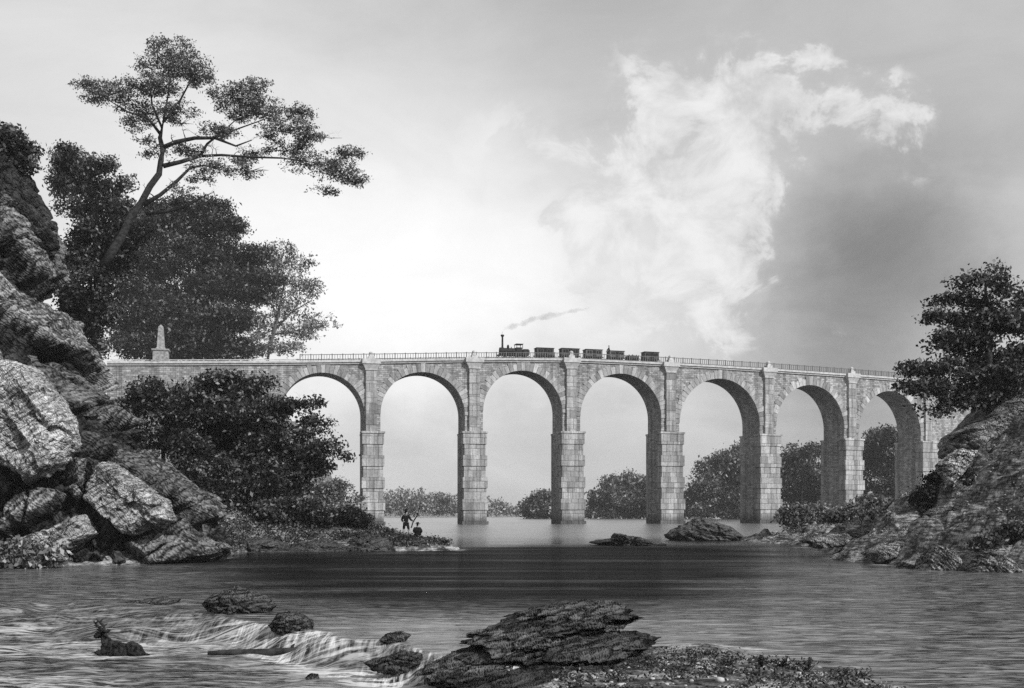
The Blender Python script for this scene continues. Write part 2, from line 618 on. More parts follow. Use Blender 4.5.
def crown_points(blobs, n, seed, clump, gap=-0.15, gscale=1.0, flatz=1.0):
    """points of leaf clumps spread through several ellipsoids (centre, radii)"""
    r = np.random.default_rng(seed)
    w = np.array([(b[1][0] * b[1][1] * b[1][2]) ** (2 / 3) for b in blobs])
    w = w / w.sum()
    out = []
    n = int(n * 1.9)
    per = 16
    for (c, rad), ww in zip(blobs, w):
        m = max(2, int(n * ww / per * 1.35))
        u = r.normal(size=(m, 3))
        u /= np.linalg.norm(u, axis=1)[:, None]
        rr = r.uniform(0, 1, m) ** 0.42
        cc = np.asarray(c) + u * rr[:, None] * np.asarray(rad)
        g = fbm(cc / (clump * 3.2 * gscale), 3, seed + 5)
        cc = cc[g > gap]
        if not len(cc):
            continue
        pp = np.repeat(cc, per, 0) + r.normal(size=(len(cc) * per, 3)) * clump * np.array([1.0, 1.0, 0.55 * flatz])
        out.append(pp)
    return np.concatenate(out)


def px_blobs(lst, d, thick=0.75, jitter=0.0, seed=0, maxdepth=1e9):
    r = np.random.default_rng(seed)
    out = []
    for b in lst:
        px, py, rx, ry = b[:4]
        dd = d + (b[4] if len(b) > 4 else 0.0) + r.uniform(-jitter, jitter)
        c = P(px, py, dd)
        k = dd / F
        out.append((c, (rx * k, min(maxdepth, max(rx, ry) * k * thick), ry * k)))
    return out


def tree(name, label, cat, blobs, d, n, leaf, mat, trunk=None, limbs=(), seed=1, clump=None, gap=-0.15, bark=None, group=None,
         thick=0.75, jitter=0.0, maxdepth=1e9, base_z=None, up=0.35, flatz=1.0, twigs=5):
    """blobs, trunk and limbs are laid out at distance d; trunk: [(px,py,radius_m)...]"""
    bl = px_blobs(blobs, d, thick, jitter, seed, maxdepth)
    tp = [P(a, b, d) for a, b, _ in trunk] if trunk else None
    if tp is None:
        cx = np.mean([b[0][0] for b in bl])
        zb = min(b[0][2] - b[1][2] for b in bl)
        tp = [np.array([cx, d, zb - 0.5]), np.array([cx + 0.2, d, zb + 1.5]), np.array([cx, d, max(b[0][2] for b in bl)])]
        rad = [0.02 * (tp[2][2] - tp[0][2]) + 0.05, 0.014 * (tp[2][2] - tp[0][2]) + 0.04, 0.02]
    else:
        rad = [c for _, _, c in trunk]
    if base_z is not None:
        tp = [np.array([tp[0][0], tp[0][1], base_z])] + tp
        rad = [rad[0] * 1.15] + rad
    root = empty(name, tp[0], label, cat, group)
    off = np.array(tp[0])
    mb = MB()
    mb.tube([p - off for p in tp], rad, 9)
    r = random.Random(seed)
    for lm in limbs:
        q = []
        dd = r.uniform(-0.03, 0.03) * d if len(lm) > 1 else 0
        for k, (a, b, c) in enumerate(lm):
            q.append(P(a, b, d + dd * k / max(1, len(lm) - 1) * 0.6) - off)
        mb.tube(q, [c for _, _, c in lm], 7)
        # twigs off the limb
        for k in range(1, len(q)):
            for _ in range(2):
                s0 = q[k - 1] + (q[k] - q[k - 1]) * r.uniform(0.3, 1)
                L = float(np.linalg.norm(q[k] - q[k - 1])) * r.uniform(0.35, 0.8)
                dv = np.array([r.uniform(-1, 1), r.uniform(-1, 1), r.uniform(0.0, 1.0)])
                dv /= np.linalg.norm(dv)
                e1 = s0 + dv * L * 0.45 + np.array([r.uniform(-.2, .2), 0, r.uniform(-.1, .15)]) * L
                e2 = s0 + dv * L * 0.9 + np.array([r.uniform(-.3, .3), 0, r.uniform(0, .25)]) * L
                rr = lm[k][2] * 0.36
                mb.tube([s0, (s0 + e1) / 2 + np.array([0, 0, .05 * L]), e1, e2], [rr, rr * .8, rr * 0.55, rr * 0.15], 5)
                for _q in range(3):
                    e3 = e1 + (e2 - e1) * r.uniform(-.2, .6)
                    e4 = e3 + np.array([r.uniform(-.4, .5), r.uniform(-.3, .3), r.uniform(-.1, .4)]) * L
                    mb.tube([e3, (e3 + e4) / 2 + np.array([0, 0, .06 * L]), e4], [rr * .4, rr * .28, rr * .1], 4)
    if not limbs:
        for c, rad3 in bl:
            a = np.array(tp[1] if len(tp) > 2 else tp[0]) + (np.array(tp[-1]) - np.array(tp[0])) * r.uniform(0.05, 0.3)
            mid = (a + c) / 2 + np.array([0, 0, 0.12 * np.linalg.norm(c - a)])
            rr = max(0.02, rad[0] * 0.35)
            mb.tube([a - off, mid - off, np.array(c) - off], [rr, rr * 0.7, rr * 0.25], 6)
    for c, rad3 in bl:
        for _ in range(twigs):
            u = np.array([r.gauss(0, 1), r.gauss(0, 1), r.gauss(0.2, 0.8)])
            u /= np.linalg.norm(u)
            e2 = np.array(c) + u * np.array(rad3) * r.uniform(0.6, 1.05)
            e0 = np.array(c) + np.array([r.uniform(-.2, .2) * rad3[0], 0, -0.25 * rad3[2]])
            e1 = (e0 + e2) / 2 + np.array([0, 0, r.uniform(-.1, .25) * rad3[2]])
            tw = 0.00035 * d
            mb.tube([e0 - off, e1 - off, e2 - off], [tw, tw * .7, tw * .25], 4)
    mb.build('trunk', bark or M_BARK, root, True)
    if clump is None:
        clump = leaf * 1.5
    pts = crown_points(bl, n, seed, clump, gap, flatz=flatz)
    leaves_mesh('crown', pts - off, leaf * 1.2, mat, root, seed, up)
    return root


# ------------------------------------------------------------------ terrain
LEFT = [(-23.7, 52.7), (-19.1, 52.9), (-17.1, 54.5), (-15.8, 61.5), (-17.2, 68), (-16.5, 72), (-13.6, 72.8), (-7.2, 73), (-3.7, 74.6),
        (-6, 79), (-12, 86), (-18, 100), (-21, 140), (-24, 175), (-31, 200), (-47, 232), (-56, 300), (-75, 420), (-140, 640), (-3000, 700), (-3000, -60), (-60, -60), (-45, 40)]
RIGHT = [(20.0, 99), (21.8, 86), (18.6, 66), (17.3, 60), (18.0, 53.4), (19.0, 48.5), (21.2, 46.4), (26, 43), (40, 30), (60, -60), (3000, -60), (3000, 700), (260, 640), (150, 480),
         (112, 380), (92, 300), (75, 262), (66, 238), (50, 180), (32, 122)]
HILL = [(-21.5, 55.5), (-25.0, 66), (-33.5, 88), (-43, 112), (-75, 140), (-150, 170), (-400, 200), (-400, 10), (-60, 20), (-34, 48)]
BACK = [(-49, 236), (-46, 262), (-62, 420), (-400, 500), (-400, 240), (-90, 226)]
BAR = [(2.35, 19.6), (2.6, 20.8), (3.4, 21.2), (4.1, 20.7), (3.6, 19.4), (4.3, 18.0), (4.9, 17.0), (5.4, 15.5), (6.0, 9), (5, -60), (-1, -60), (0.2, 15.0), (0.6, 17.2), (1.6, 17.8)]


def terrain_z(x, y):
    p = np.stack([x, y], 1)
    q3 = np.stack([x, y, 0 * x], 1)
    wob = 0.7 * fbm(q3 * 0.22, 4, 3)
    dl = sd_poly(p, LEFT) + np.clip(wob, -0.8, 0.8)
    dr = sd_poly(p, RIGHT) + np.clip(wob, -0.8, 0.8)
    db = sd_poly(p, BAR) + 0.18 * fbm(q3 * 1.3, 3, 9)
    df = y - 640 + 20 * fbm(q3 * 0.01, 2, 4)
    z = np.clip(0.6 * np.maximum(np.maximum(dl, dr), np.maximum(df * 0.05, db)), -2.2, -0.02)
    lump = fbm(q3 * 0.33, 5, 21, 0.55)
    zl = np.where(dl > 0, np.minimum(0.42 * dl, 2.0 + 0.1 * dl) * (1 + 0.35 * lump) + 0.12, -9)
    hd = sd_poly(p, HILL)
    zl = np.where((dl > 0) & (hd > 0), zl + np.minimum(2.1 * hd, 20.5 + 0.02 * hd), zl)
    bd = sd_poly(p, BACK)
    zl = np.where((bd > 0), np.maximum(zl, np.minimum(4 * bd, 27.0)), zl)
    slope = np.interp(y, [40, 50, 60, 66, 75, 88, 110, 250], [0.50, 0.66, 0.78, 0.66, 0.42, 0.30, 0.16, 0.10])
    zr = np.where(dr > 0, np.minimum(slope * dr, 16) , -9)
    st = (zr - 0.22 * x + 0.10 * y) / 0.50 + 0.5 * fbm(q3 * 0.25, 3, 33)
    fr = st - np.floor(st)
    zr = np.where(dr > 0, zr + 0.50 * (sstep(0.45, 1.0, fr) - fr) * 1.1 + 0.20 * lump * np.clip(dr, 0, 1.5) + 0.1, zr)
    fq = np.stack([x * 0.55 + 0.3 * vnoise(q3 * 0.4, 41), y * 0.33, 0 * x], 1)
    zr = np.where(dr > 0.3, zr + (0.75 * facets(fq, 410, 1.0) + 0.30 * facets(fq * 2.7, 420, 1.0)) * np.clip(dr - 0.3, 0, 1.5) / 1.5 * (y < 130), zr)
    zb = np.where(db > 0, np.minimum(0.22 * db, 0.09) + 0.02 * fbm(q3 * 3, 3, 8) + 0.02, -9)
    zf = np.where(df > 0, np.minimum(0.03 * df, 3), -9)
    return np.maximum(np.maximum(z, zf), np.maximum(np.maximum(zl, zr), zb))


def axis(lo, hi, a, b, step, growth=1.18):
    """coordinates: even steps between a and b, growing outside"""
    mid = list(np.arange(a, b + 1e-6, step))
    s, x, left = step, a, []
    while x > lo:
        s *= growth
        x -= s
        left.append(x)
    s, x, right = step, mid[-1], []
    while x < hi:
        s *= growth
        x += s
        right.append(x)
    return np.array(left[::-1] + mid + right)


def grid_mesh(xs, ys):
    X, Y = np.meshgrid(xs, ys)
    nx, ny = len(xs), len(ys)
    i, j = np.meshgrid(np.arange(ny - 1), np.arange(nx - 1), indexing='ij')
    f = np.stack([i * nx + j, i * nx + j + 1, (i + 1) * nx + j + 1, (i + 1) * nx + j], -1).reshape(-1, 4)
    return X.ravel(), Y.ravel(), f


gx, gy, gf = grid_mesh(axis(-3000, 3000, -40, 40, 0.32), axis(-60, 4000, 14, 110, 0.36))
gz = terrain_z(gx, gy)
ground = fast_mesh('ground', np.stack([gx, gy, gz], 1), gf, M_GROUND, None, True)
tag(ground, kind='structure')

# river: an upper reach at z = 0 that slides over a low ledge into a lower pool on the left
LX = np.array([-60, -17.7, -12.8, -11.1, -7.66, -4.7, -3.26, -2.48, -1.2, -0.4, 0.8, 1.5, 60])
LY = np.array([36, 33, 32.3, 31.6, 28.4, 24.3, 22.6, 22.1, 19.6, 19.0, 18.2, 2.0, -60])


def water_fields(x, y):
    q = np.stack([x, y, 0 * x], 1)
    left = sstep(-5.5, -9.5, x)
    t = np.interp(x, LX, LY) - y + 0.35 * vnoise(q * 0.8, 61) + 0.15 * vnoise(q * 2.1, 62) + left * (2.2 * vnoise(q * 0.45, 63) + 1.0 * vnoise(q * np.array([0.5, 1.6, 1]), 64))
    width = np.interp(x, [-14, -9, -6, 2], [6.0, 4.5, 1.7, 1.4])
    z = -0.45 * sstep(0, 1, t / width)
    near = (t > -1) & (y > 5) & (y < 60)
    fall = np.where(near, sstep(-0.25, 0.2, t) * (1 - sstep(0.9, 1.6, t / width)), 0)
    side = np.interp(x, [-20, -12, -8.5, -6.5, -4.8], [0.0, 0.06, 0.15, 0.38, 0.95])
    fall = fall * side * np.clip(0.9 + 0.9 * fbm(q * np.array([1.1, 0.7, 1]), 3, 69), 0.05, 1.2)
    foam = np.where((t > 0), np.exp(-np.maximum(t - width, 0) / 3.0) * sstep(0.5, 1.1, t / width) * 1.0, 0) * side
    foam = np.maximum(foam, np.where((t > 0) & (y < 45), 0.60 * (sstep(0, 5, t) * left + 1 - left) * np.clip(1.15 + 0.7 * fbm(q * np.array([0.22, 0.45, 1]), 3, 66), 0.25, 1.25), 0) + np.where((t <= 0) & (y < 34), 0.46 * sstep(36, 24, y), 0))
    for (ax, ay, ar, am) in ((-8.2, 23.2, 0.75, .9), (-7.4, 23.4, 0.5, .9), (-8.8, 23.5, .35, .9), (-6.2, 27.4, 0.9, .6), (-4.3, 23.5, 0.7, .8), (-2.0, 19.6, .6, .8), (-3.0, 20.4, .5, .8), (-3.5, 19.7, .3, .8), (-2.3, 21.6, .45, .6), (-0.8, 18.4, .6, .8)):
        foam = np.maximum(foam, am * np.exp(-((x - ax) ** 2 + 2.5 * (y - ay) ** 2) / ar ** 2))
    z = z + np.where((t > 0) & (y < 45), 0.05 * fbm(q * np.array([0.9, 1.6, 1]), 4, 71) * sstep(0, 1, t), 0)
    z = z + 0.012 * fbm(q * np.array([0.5, 1.5, 1]), 3, 75) * sstep(120, 40, y)
    p = np.stack([x, y], 1)
    shore = np.maximum(sd_poly(p, LEFT), np.maximum(sd_poly(p, RIGHT), sd_poly(p, BAR)))
    foam = np.maximum(foam, 0.75 * np.exp(-((shore + 0.35) / 0.35) ** 2) * (y < 110))
    # hand-drawn patch whose mirroring is cut down to paint a dark band
    dim_mirror = sd_poly(p, [(-6.5, 73), (-4, 80), (6, 86), (18, 84), (14.5, 62), (8.2, 36), (3, 27.8), (-4, 27.5), (-8.5, 36), (-13, 52), (-15, 62)])
    ruf = 1.0 - 0.0 * sstep(-2, 6, dim_mirror)
    pl_ = sstep(-4.0, 3.5, dim_mirror + 1.5 * fbm(q * np.array([0.12, 0.5, 1]), 3, 68))
    foam = np.maximum(foam, 0.42 * (1 - pl_) * sstep(62, 50, y) * (y > 5))
    return z, foam, fall, ruf, pl_


wx, wy, wf = grid_mesh(axis(-2500, 2500, -14, 14, 0.13), axis(-40, 3500, 14, 36, 0.11, 1.07))
wz, wfoam, wfall, wruf, wdim_mirror = water_fields(wx, wy)
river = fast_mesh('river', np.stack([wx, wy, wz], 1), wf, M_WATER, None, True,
                  vattr={'foam': wfoam, 'fall': wfall, 'ruffle': wruf, 'dim_mirror': wdim_mirror, 'far': sstep(82, 125, wy)})
tag(river, kind='structure')

# ------------------------------------------------------------------ left cliff
CX = np.array([(-75, 30), (-45, 48), (-30, 51.8), (-24, 52.6), (-19.3, 53.0), (-16.9, 54.6), (-15.7, 58.5), (-16.4, 64), (-21, 68), (-28, 71), (-42, 75)], float)
cs = np.concatenate([[0], np.cumsum(np.linalg.norm(np.diff(CX, axis=0), axis=1))])
us = np.concatenate([np.linspace(0, cs[2], 40), np.linspace(cs[2], cs[8], 300)[1:], np.linspace(cs[8], cs[-1], 60)[1:]])
zs = np.linspace(-1.5, 22.6, 260)
Z, U = np.meshgrid(zs, us, indexing='ij')
bx = np.interp(U, cs, CX[:, 0])
by = np.interp(U, cs, CX[:, 1])
for _ in range(2):
    pass
lean = Z + 0.35 * np.sin(Z * 0.55 + U * 0.16)
LZ = [-2, 0, 3.15, 6.4, 9.0, 11.6, 14.6, 18.1, 22.5]
LDX = [0.9, 0.3, -1.4, -4.5, -7.9, -9.7, -10.6, -10.9, -12.6]
B = np.stack([bx + np.interp(lean, LZ, LDX), by + 0.20 * lean, Z], -1)
du = np.gradient(B, axis=1)
nx_, ny_ = du[..., 1], -du[..., 0]
ln = np.hypot(nx_, ny_) + 1e-9
N = np.stack([nx_ / ln, ny_ / ln, 0.25 + 0 * nx_], -1)
Bf = B.reshape(-1, 3)
Nf = N.reshape(-1, 3)
cpx, cpy = proj(Bf)
pp = np.stack([cpx, cpy], 1)
# beds dip down to the right: t runs across the beds
dipc = Bf[:, 2] * 0.66 + Bf[:, 0] * 0.75 + 0.15 * Bf[:, 1]
wq = fbm(Bf * 0.18, 4, 5)
bed = dipc / 2.3 + 1.1 * wq
fr = bed - np.floor(bed)
led = np.where(fr < 0.75, fr / 0.75, (1 - fr) / 0.25)
bed2 = dipc / 0.7 + 1.3 * fbm(Bf * 0.4, 4, 15)
fr2 = bed2 - np.floor(bed2)
led2 = np.where(fr2 < 0.7, fr2 / 0.7, (1 - fr2) / 0.3)
# lattice turned with the bedding, stretched along the beds
bq = np.stack([(Bf[:, 0] * 0.66 - Bf[:, 2] * 0.75) * 0.28, Bf[:, 1] * 0.5, dipc * 1.0], 1) + 0.25 * np.stack([vnoise(Bf * 0.7, 201), vnoise(Bf * 0.7, 202), vnoise(Bf * 0.7, 203)], 1)
fa1, fa2, fa3 = facets(bq * 0.42, 210, 0.7), facets(bq * 1.0, 220, 0.9), facets(bq * 2.6, 230)
disp = 0.9 * (led - 0.6) + 0.12 * (led2 - 0.5) + 0.25 * fbm(Bf * 0.3, 2, 25, 0.5) + 1.8 * fa1 + 0.55 * fa2 + 0.09 * fa3 + 0.03 * fbm(Bf * 2.0, 4, 35, 0.6)
tone = 0.24 * np.clip(1 + 1.5 * facets(bq * 0.8, 240, 0.0), 0.3, 2.0) * (1 + 0.4 * fbm(Bf * 0.5, 4, 45))
SLABS = [([(0, 140), (30, 150), (52, 190), (62, 232), (52, 232), (38, 270), (22, 215), (0, 185)], 0.5, 0.2),
         ([(0, 192), (20, 222), (38, 283), (33, 290), (10, 252), (0, 238)], 1.2, 1.0),
         ([(45, 228), (58, 220), (67, 250), (61, 280), (50, 288), (43, 262)], 1.1, 0.7),
         ([(-20, 262), (0, 280), (25, 298), (60, 328), (76, 345), (102, 388), (92, 397), (60, 362), (30, 340), (0, 314), (-20, 300)], 1.7, 1.3),
         ([(69, 295), (82, 286), (99, 328), (106, 352), (93, 352), (78, 327)], 1.3, 0.8),
         ([(30, 350), (60, 367), (93, 402), (84, 412), (45, 397), (28, 374)], 0.8, 0.55),
         ([(103, 393), (120, 404), (147, 432), (150, 444), (126, 428), (105, 412)], 1.2, 0.8),
         ([(74, 455), (85, 458), (82, 500), (78, 508), (70, 490)], 0.9, 0.9),
         ([(118, 445), (140, 455), (170, 500), (160, 500), (135, 476), (112, 458)], 0.8, 0.55),
         ([(147, 444), (165, 455), (186, 480), (205, 516), (195, 526), (175, 507), (160, 487), (147, 466)], 1.2, 0.75),
         ([(125, 540), (150, 530), (180, 545), (214, 562), (150, 566)], 0.9, 0.8),
         ([(170, 512), (190, 528), (222, 556), (200, 556), (178, 538)], 0.8, 0.7),
         ([(0, 500), (40, 486), (66, 490), (60, 505), (20, 525), (0, 530)], 0.7, 1.1)]
facing = (Nf[:, 0] * -Bf[:, 0] + Nf[:, 1] * -Bf[:, 1]) > 0
wob = np.stack([vnoise(Bf * 0.9, 81), vnoise(Bf * 0.9, 82)], 1) * 2.5 + np.stack([vnoise(Bf * 2.5, 83), vnoise(Bf * 2.5, 84)], 1) * 1
allm = np.zeros(len(Bf))
for k, (pl, hh, tn) in enumerate(SLABS):
    sd = sd_poly(pp + wob, pl)
    m = sstep(-0.8, 2.2, sd) * facing
    pl = np.array(pl, float)
    c0 = pl.mean(0)
    tl = ((pp - c0) @ np.array([0.014, 0.008]))
    disp = disp * (1 - m) + m * (0.26 * fa2 + 0.07 * fa3 + 0.06 * (led2 - .5) + 0.03 * fbm(Bf * 2.0, 4, 35, 0.6)) + m * (0.62 * hh + np.clip(tl, -0.6, 0.6))
    tone = tone * (1 - m) + m * tn * (1 + 0.22 * fbm(Bf * 0.8, 4, 95 + k))
    allm = np.maximum(allm, m)
ck = bed * 1.0 + 0.15 * vnoise(Bf * 1.1, 301)
ckd = np.abs(ck - np.round(ck))
strike = (Bf[:, 0] * 0.66 - Bf[:, 2] * 0.75 + 0.4 * Bf[:, 1]) / 3.1 + 0.9 * fbm(Bf * 0.22, 3, 305)
skd = np.abs(strike - np.round(strike))
gash = np.maximum(1 - sstep(0.0, 0.055, ckd), 0.8 * (1 - sstep(0.0, 0.03, skd)))
disp -= 0.75 * gash
tone = tone * (1 - 0.75 * gash)
disp -= 0.5 * (1 - allm) * facing
V = Bf + Nf * disp[:, None]
V[:, 2] += 0.10 * fbm(Bf * 0.7, 3, 64)
nz_, nu_ = Z.shape
top = V.reshape(nz_, nu_, 3)[-1]
extra = []
for k in range(1, 26):
    row = top.copy()
    a = k / 25.0
    row[:, 0] -= 16 * a
    row[:, 1] += 14 * a
    row[:, 2] = top[:, 2] * (1 - a) + 22.0 * a + 1.3 * (1 - (1 - a) ** 2) + 0.5 * fbm(row * 0.5, 4, 99)
    extra.append(row)
V = np.concatenate([V, np.concatenate(extra)])
tone = np.concatenate([tone, np.full(25 * nu_, 0.55)])
nr = nz_ + 25
i, j = np.meshgrid(np.arange(nr - 1), np.arange(nu_ - 1), indexing='ij')
fc = np.stack([i * nu_ + j, i * nu_ + j + 1, (i + 1) * nu_ + j + 1, (i + 1) * nu_ + j], -1).reshape(-1, 4)
cliff = fast_mesh('rock_cliff', V, fc, M_CLIFF, None, True, vattr={'tone': np.clip(tone, 0.12, 2.2)})
centre(cliff)
tag(cliff, 'tall dark slabby rock cliff rising from the water on the left of the river', 'cliff')

BK = dict(rough=0.035, strata=0.018, nstr=5, flat=0.20, slope=0.22, facet=0.075, yoff=0.55, group='pale boulders in the cliff', cat='boulder')
outline_rock('boulder', [(-14, 352), (15, 360), (40, 387), (60, 413), (69, 440), (60, 459), (42, 473), (22, 481), (6, 468), (-14, 458)], 52.8, 2.6, M_BOULD,
             'largest pale boulder, bulging from the cliff halfway up at the left edge', 3, dip=0.7, tone=1.0, nu=300, nv=100, **BK)
outline_rock('boulder', [(92, 462), (101, 460), (140, 488), (160, 500), (169, 520), (150, 526), (125, 534), (105, 517), (83, 500), (87, 480)], 53.4, 2.4, M_BOULD,
             'pale angular boulder low on the cliff left of the dark shrubs', 4, dip=0.6, tone=0.9, nu=300, nv=100, **BK)
outline_rock('boulder', [(14, 541), (50, 527), (78, 514), (89, 534), (72, 547), (55, 556), (30, 556)], 52.4, 2.2, M_BOULD,
             'low pale boulder at the foot of the cliff beside the light leafy plants', 5, dip=0.3, tone=0.85, nu=260, nv=90, **BK)

# ------------------------------------------------------------------ the viaduct
CTRL = [(20, 209), (108, 215.5), (270, 221.5), (371, 226.5), (474, 231.5), (571, 237), (670, 243.5), (768, 252), (851, 261.5), (927, 273.5), (1010, 290), (1090, 312)]
YTOP = [(20, 361.5), (108, 361.5), (300, 361), (371, 360), (474, 358.6), (571, 359), (670, 363.2), (768, 368.8), (851, 374.4), (927, 380.2), (1010, 388), (1090, 396)]
cp = np.array([[(a - 512) / F * d, d] for a, d in CTRL])
ct = np.array([EYE + (HOR - np.interp(a, [q[0] for q in YTOP], [q[1] for q in YTOP])) / F * d for a, d in CTRL])


def catmull(pts, per=60):
    out = []
    n = len(pts)
    for i in range(n - 1):
        p0, p1, p2, p3 = pts[max(i - 1, 0)], pts[i], pts[i + 1], pts[min(i + 2, n - 1)]
        for k in range(per):
            t = k / per
            out.append(0.5 * ((2 * p1) + (p2 - p0) * t + (2 * p0 - 5 * p1 + 4 * p2 - p3) * t * t + (3 * p1 - p0 - 3 * p2 + p3) * t ** 3))
    out.append(pts[-1])
    return np.array(out)


c3 = catmull(np.column_stack([cp, ct]))
S = np.concatenate([[0], np.cumsum(np.linalg.norm(np.diff(c3[:, :2], axis=0), axis=1))])
TAN = np.gradient(c3[:, :2], S, axis=0)
k7 = np.ones(61) / 61
pad = np.pad(TAN, ((30, 30), (0, 0)), mode='edge')
TAN = np.stack([np.convolve(pad[:, q], k7, 'valid') for q in (0, 1)], 1)
TAN /= np.linalg.norm(TAN, axis=1)[:, None]
ps = [S[i * 60] for i in range(len(CTRL))]           # arc length at the control points
PIER = ps[3:10]                                       # seven piers
ORG = np.array([0.0, 240.0, 0.0])


def VP(s, n, z):
    """arc length, metres towards the camera, height"""
    x = np.interp(s, S, c3[:, 0])
    y = np.interp(s, S, c3[:, 1])
    tx = np.interp(s, S, TAN[:, 0])
    ty = np.interp(s, S, TAN[:, 1])
    return (x + n * ty - ORG[0], y - n * tx - ORG[1], z - ORG[2])


def zt(s):
    return float(np.interp(s, S, c3[:, 2]))


def sx(px):
    """arc length of the face seen at a column"""
    pxs = 512 + F * c3[:, 0] / c3[:, 1]
    return float(np.interp(px, pxs, S))


DEEP = 6.8
via = empty('viaduct', ORG, 'long curved stone railway viaduct of seven tall round arches across the river', 'viaduct')


class BM(MB):
    def sbox(s, s0, s1, n0, n1, z0, z1, tone=1.0, seg=1, ztop=None):
        """block following the curve; ztop may be a function of s"""
        for k in range(seg):
            a, b = s0 + (s1 - s0) * k / seg, s0 + (s1 - s0) * (k + 1) / seg
            za, zb = (ztop(a), ztop(b)) if ztop else (z1, z1)
            la, lb = (z0(a), z0(b)) if callable(z0) else (z0, z0)
            vs = [VP(a, n1, la), VP(b, n1, lb), VP(b, n0, lb), VP(a, n0, la), VP(a, n1, za), VP(b, n1, zb), VP(b, n0, zb), VP(a, n0, za)]
            uv = [(a, la), (b, lb), (b + .3, lb), (a + .3, la), (a, za), (b, zb), (b + .3, zb + .3), (a + .3, za + .3)]
            fs = [(0, 1, 5, 4), (2, 3, 7, 6), (4, 5, 6, 7), (0, 3, 2, 1)]
            if k == 0:
                fs.append((3, 0, 4, 7))
            if k == seg - 1:
                fs.append((1, 2, 6, 5))
            # end faces need their own uv: duplicate them
            s.add(vs, fs[:4], tone, uv)
            if k == 0:
                s.add([vs[3], vs[0], vs[4], vs[7]], [(0, 1, 2, 3)], tone, [(a - (n1 - n0), la), (a, la), (a, za), (a - (n1 - n0), za)])
            if k == seg - 1:
                s.add([vs[1], vs[2], vs[6], vs[5]], [(0, 1, 2, 3)], tone, [(b, lb), (b + (n1 - n0), lb), (b + (n1 - n0), zb), (b, zb)])

    def quad(s, pts, uvs, tone=1.0):
        s.add(pts, [(0, 1, 2, 3)], tone, uvs)


pitch = np.diff(PIER)
ARCH = []                                             # (centre s, half span, crown z)
first_half = 0.5 * (sx(365.5) - sx(281))
CROWN = [(322, 372.5), (420, 372), (523, 370.5), (620, 373.5), (722, 378.5), (812, 385), (888, 391)]
edges = [(sx(281), sx(364.5))]
for i in range(6):
    r = 0.410 * pitch[i]
    cc = 0.5 * (PIER[i] + PIER[i + 1])
    edges.append((cc - r, cc + r))
for k, (a, b) in enumerate(edges):
    c = 0.5 * (a + b)
    dd = np.interp(c, S, c3[:, 1])
    ARCH.append((c, 0.5 * (b - a), EYE + (HOR - CROWN[k][1]) / F * dd))
rj = random.Random(4)
NA = 40
wall = BM()
CORN = 0.75                                            # the string course starts this far below the top
for k, (c, r, zc) in enumerate(ARCH):
    zs_ = zc - r
    th = [math.pi * (1 - q / NA) for q in range(NA + 1)]
    ss = [c + r * math.cos(t) for t in th]
    zz = [zs_ + r * math.sin(t) for t in th]
    for q in range(NA):
        a, b = ss[q], ss[q + 1]
        for n in (0.0, -DEEP):
            pts = [VP(a, n, zz[q]), VP(b, n, zz[q + 1]), VP(b, n, zt(b) - CORN), VP(a, n, zt(a) - CORN)]
            uvs = [(a, zz[q]), (b, zz[q + 1]), (b, zt(b) - CORN), (a, zt(a) - CORN)]
            wall.quad(pts if n == 0 else pts[::-1], uvs if n == 0 else uvs[::-1])
    # spandrel over the pier to the right of this arch
    if k < 6:
        a, b = c + r, ARCH[k + 1][0] - ARCH[k + 1][1]
        zl = zs_
        zr_ = ARCH[k + 1][2] - ARCH[k + 1][1]
        for n in (0.0, -DEEP):
            pts = [VP(a, n, zl), VP(b, n, zr_), VP(b, n, zt(b) - CORN), VP(a, n, zt(a) - CORN)]
            uvs = [(a, zl), (b, zr_), (b, zt(b) - CORN), (a, zt(a) - CORN)]
            wall.quad(pts if n == 0 else pts[::-1], uvs if n == 0 else uvs[::-1])
wall.build('spandrel_wall', M_STONE, via)

# abutment walls at both ends
mb = BM()
a0, a1 = S[8], edges[0][0]
mb.sbox(sx(107), a1, -DEEP, 0, -1.5, 0, 0.92, 24, lambda s: zt(s) - CORN)
mb.build('abutment_wall', M_STONE, via)
mb = BM()
a0, a1 = edges[6][1] + 0.01, S[-2]
mb.sbox(a0, a1, -DEEP, 0, -1.5, 0, 1.0, 16, lambda s: zt(s) - CORN)
mb.build('abutment_wall', M_STONE, via)

